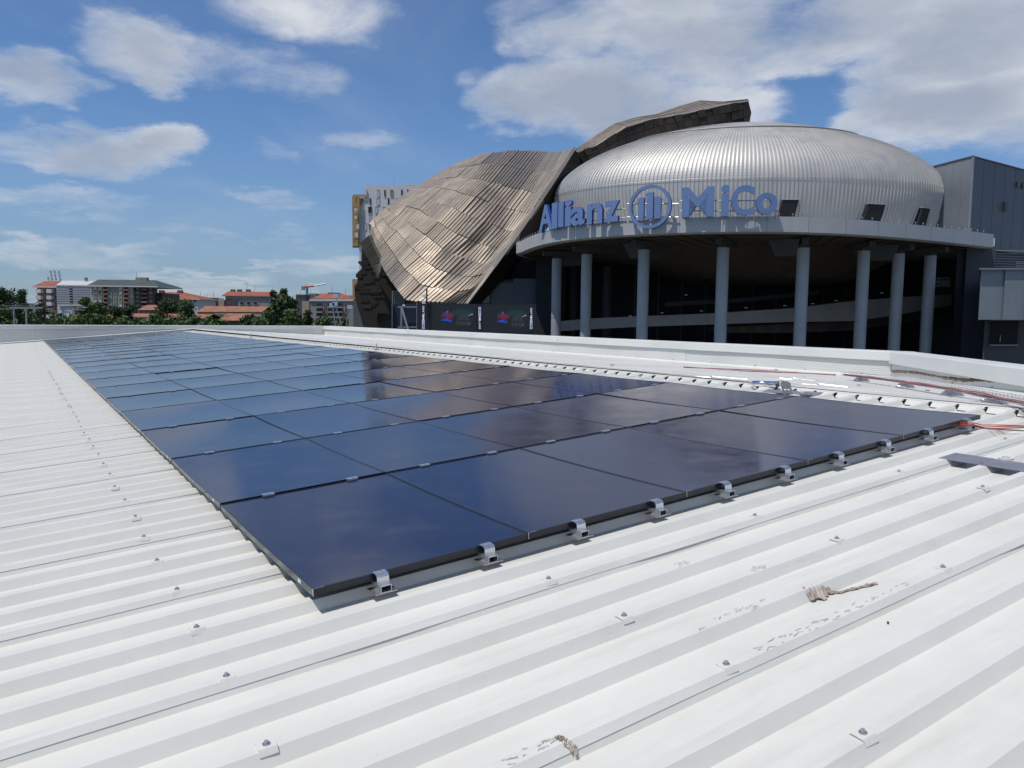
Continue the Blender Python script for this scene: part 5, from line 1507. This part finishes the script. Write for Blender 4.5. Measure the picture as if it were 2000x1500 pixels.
TR = [  # label, x0, x1, ytop, Y, colours, n
    ('broad dark tree crown at the left edge of the view', -30, 34, 559, 150, (3, 0, 3), 3800), ('dark tree with a rounded top just right of the left edge', 28, 66, 564, 155, (3, 0, 0), 3000),
    ('low mid green tree behind the gantry at far left', -10, 34, 600, 120, (0, 1), 2200), ('fresh green tree around the gantry post', 30, 78, 603, 118, (1, 0, 2), 2400),
    ('dark tree in front of the red roofed balconied block', 62, 98, 590, 175, (3, 0, 3), 2400), ('bushy tree at the foot of the scaffold netting', 100, 135, 612, 110, (1, 0), 1800),
    ('light green forked tree in front of the scaffold netting', 155, 184, 580, 140, (1, 2, 0), 2600), ('rounded green tree left of the terracotta shed', 176, 214, 589, 145, (0, 1, 3), 2600),
    ('dark hedge like tree below the green roofed block', 204, 240, 597, 150, (3, 0), 2200), ('very dark round tree beside the terracotta shed', 232, 274, 594, 152, (3, 3, 0), 2600),
    ('olive tree in front of the orange roofed house, left half', 304, 352, 582.5, 158, (0, 3, 0), 3000), ('brownish green tree in front of the orange roofed house, right half', 338, 388, 584, 152, (0, 1, 3), 3000),
    ('big dense dark round tree in the middle background', 508, 594, 572, 165, (3, 0, 3, 0), 6000), ('spiky dark conifer rising from the big round tree', 538, 572, 563, 170, (3, 0), 2600), ('pointed dark conifer left of the big round tree top', 522, 548, 566.5, 172, (3, 3), 1800),
    ('dark purple green bush beside the terracotta skylight', 470, 504, 614, 120, (3, 0), 1800), ('fresh green tree under the big round tree, left', 500, 546, 605, 118, (1, 2, 0), 3000), ('fresh bright tree under the big round tree, right', 540, 596, 603, 116, (1, 2), 3200),
    ('dark tree beside the balconied block', 586, 618, 606, 130, (3, 0), 2200), ('green bush under the balconied block', 610, 660, 617, 112, (1, 0), 2200), ('small green tree next to the bronze foot', 650, 692, 620, 112, (0, 1), 1800),
    ('small bush seen through the arch of the bronze foot', 742, 766, 628, 135, (1, 0), 1000),
]
for i, (lab, x0, x1, yt, Yd, cc, n) in enumerate(TR):
    tree(lab, x0, x1, yt, Yd, cc, n, seed=100 + i, spiky='conifer' in lab, name='conifer' if 'conifer' in lab else 'leafy_tree')
# hedge of street trees right behind the parapet
HL = ['left of the pale blue house', 'under the pale blue house', 'under the forked tree', 'under the rounded tree', 'below the dark hedge tree', 'left of the long terracotta roof', 'before the long terracotta roof', 'in the gap between the terracotta roofs', 'before the white shed wall', 'right of the white shed wall', 'left of the skylight roof', 'just before the skylight roof', 'right below the terracotta skylight roof', 'left of the purple green bush']
for i, x in enumerate((108, 134, 160, 186, 214, 243, 270, 300, 328, 356, 384, 408, 432, 500)):
    tree('low fresh green street tree top, the one %s' % HL[i], x - 21, x + 21, [620, 617, 613, 612, 617, 616, 619, 613, 620, 616, 615, 618, 622, 618][i] , 96 + (i * 7) % 11, ((1, 0, 2), (0, 1), (1, 2))[i % 3], 1700, seed=300 + i, group='street tree tops just above the parapet')

# gantry, lamp posts and spotlight poles
gt = thing('steel_gantry', 'grey steel gantry beam on two posts at far left', 'gantry', tuple(at(50, 640, 100).xy.to_3d()))
GP = hue('grey_paint_steel', (.2, .23, .26), rough=.5)
slab('beam', 18, 84, 599.5, 603, 100, .4, GP, gt); slab('post', 29.5, 32, 603, 800, 100.05, .3, GP, gt); slab('post', 53, 56.5, 603, 800, 100.05, .3, GP, gt)
slab('thin_rail', 0, 68, 597, 597.6, 100.3, .1, GP, gt)
gt = thing('overhead_frame', 'thin grey overhead frame in front of the small white house', 'frame', tuple(at(130, 640, 98).xy.to_3d()))
slab('beam', 111, 164, 604.5, 606, 98, .2, GP, gt); slab('post', 112, 113.2, 605, 800, 98.05, .15, GP, gt); slab('post', 121.5, 122.5, 605, 625, 98.05, .12, GP, gt); slab('post', 147.5, 148.8, 605, 800, 98.05, .15, GP, gt)
for i, (xa, ya, xb, yb) in enumerate(((655, 636, 649, 596), (667, 636, 655, 594), (676, 636, 684, 600), (658, 598, 657, 578))):
    m = MB(); a, b_ = at(xa, ya, 92), at(xb, yb, 92); m.tube([a, b_], .06, 5); o = single(m, 'spotlight_pole', STEEL, ['left tilted', 'middle crossing', 'right leaning', 'short upright'][i] + ' thin steel spotlight pole before the balconied block', 'pole', group='spotlight poles by the bronze shell')
    m = MB(); m.box((b_.x - .3, b_.y - .2, b_.z - .2), (b_.x + .3, b_.y + .2, b_.z + .25)); m.obj('spotlight', ALU, o)
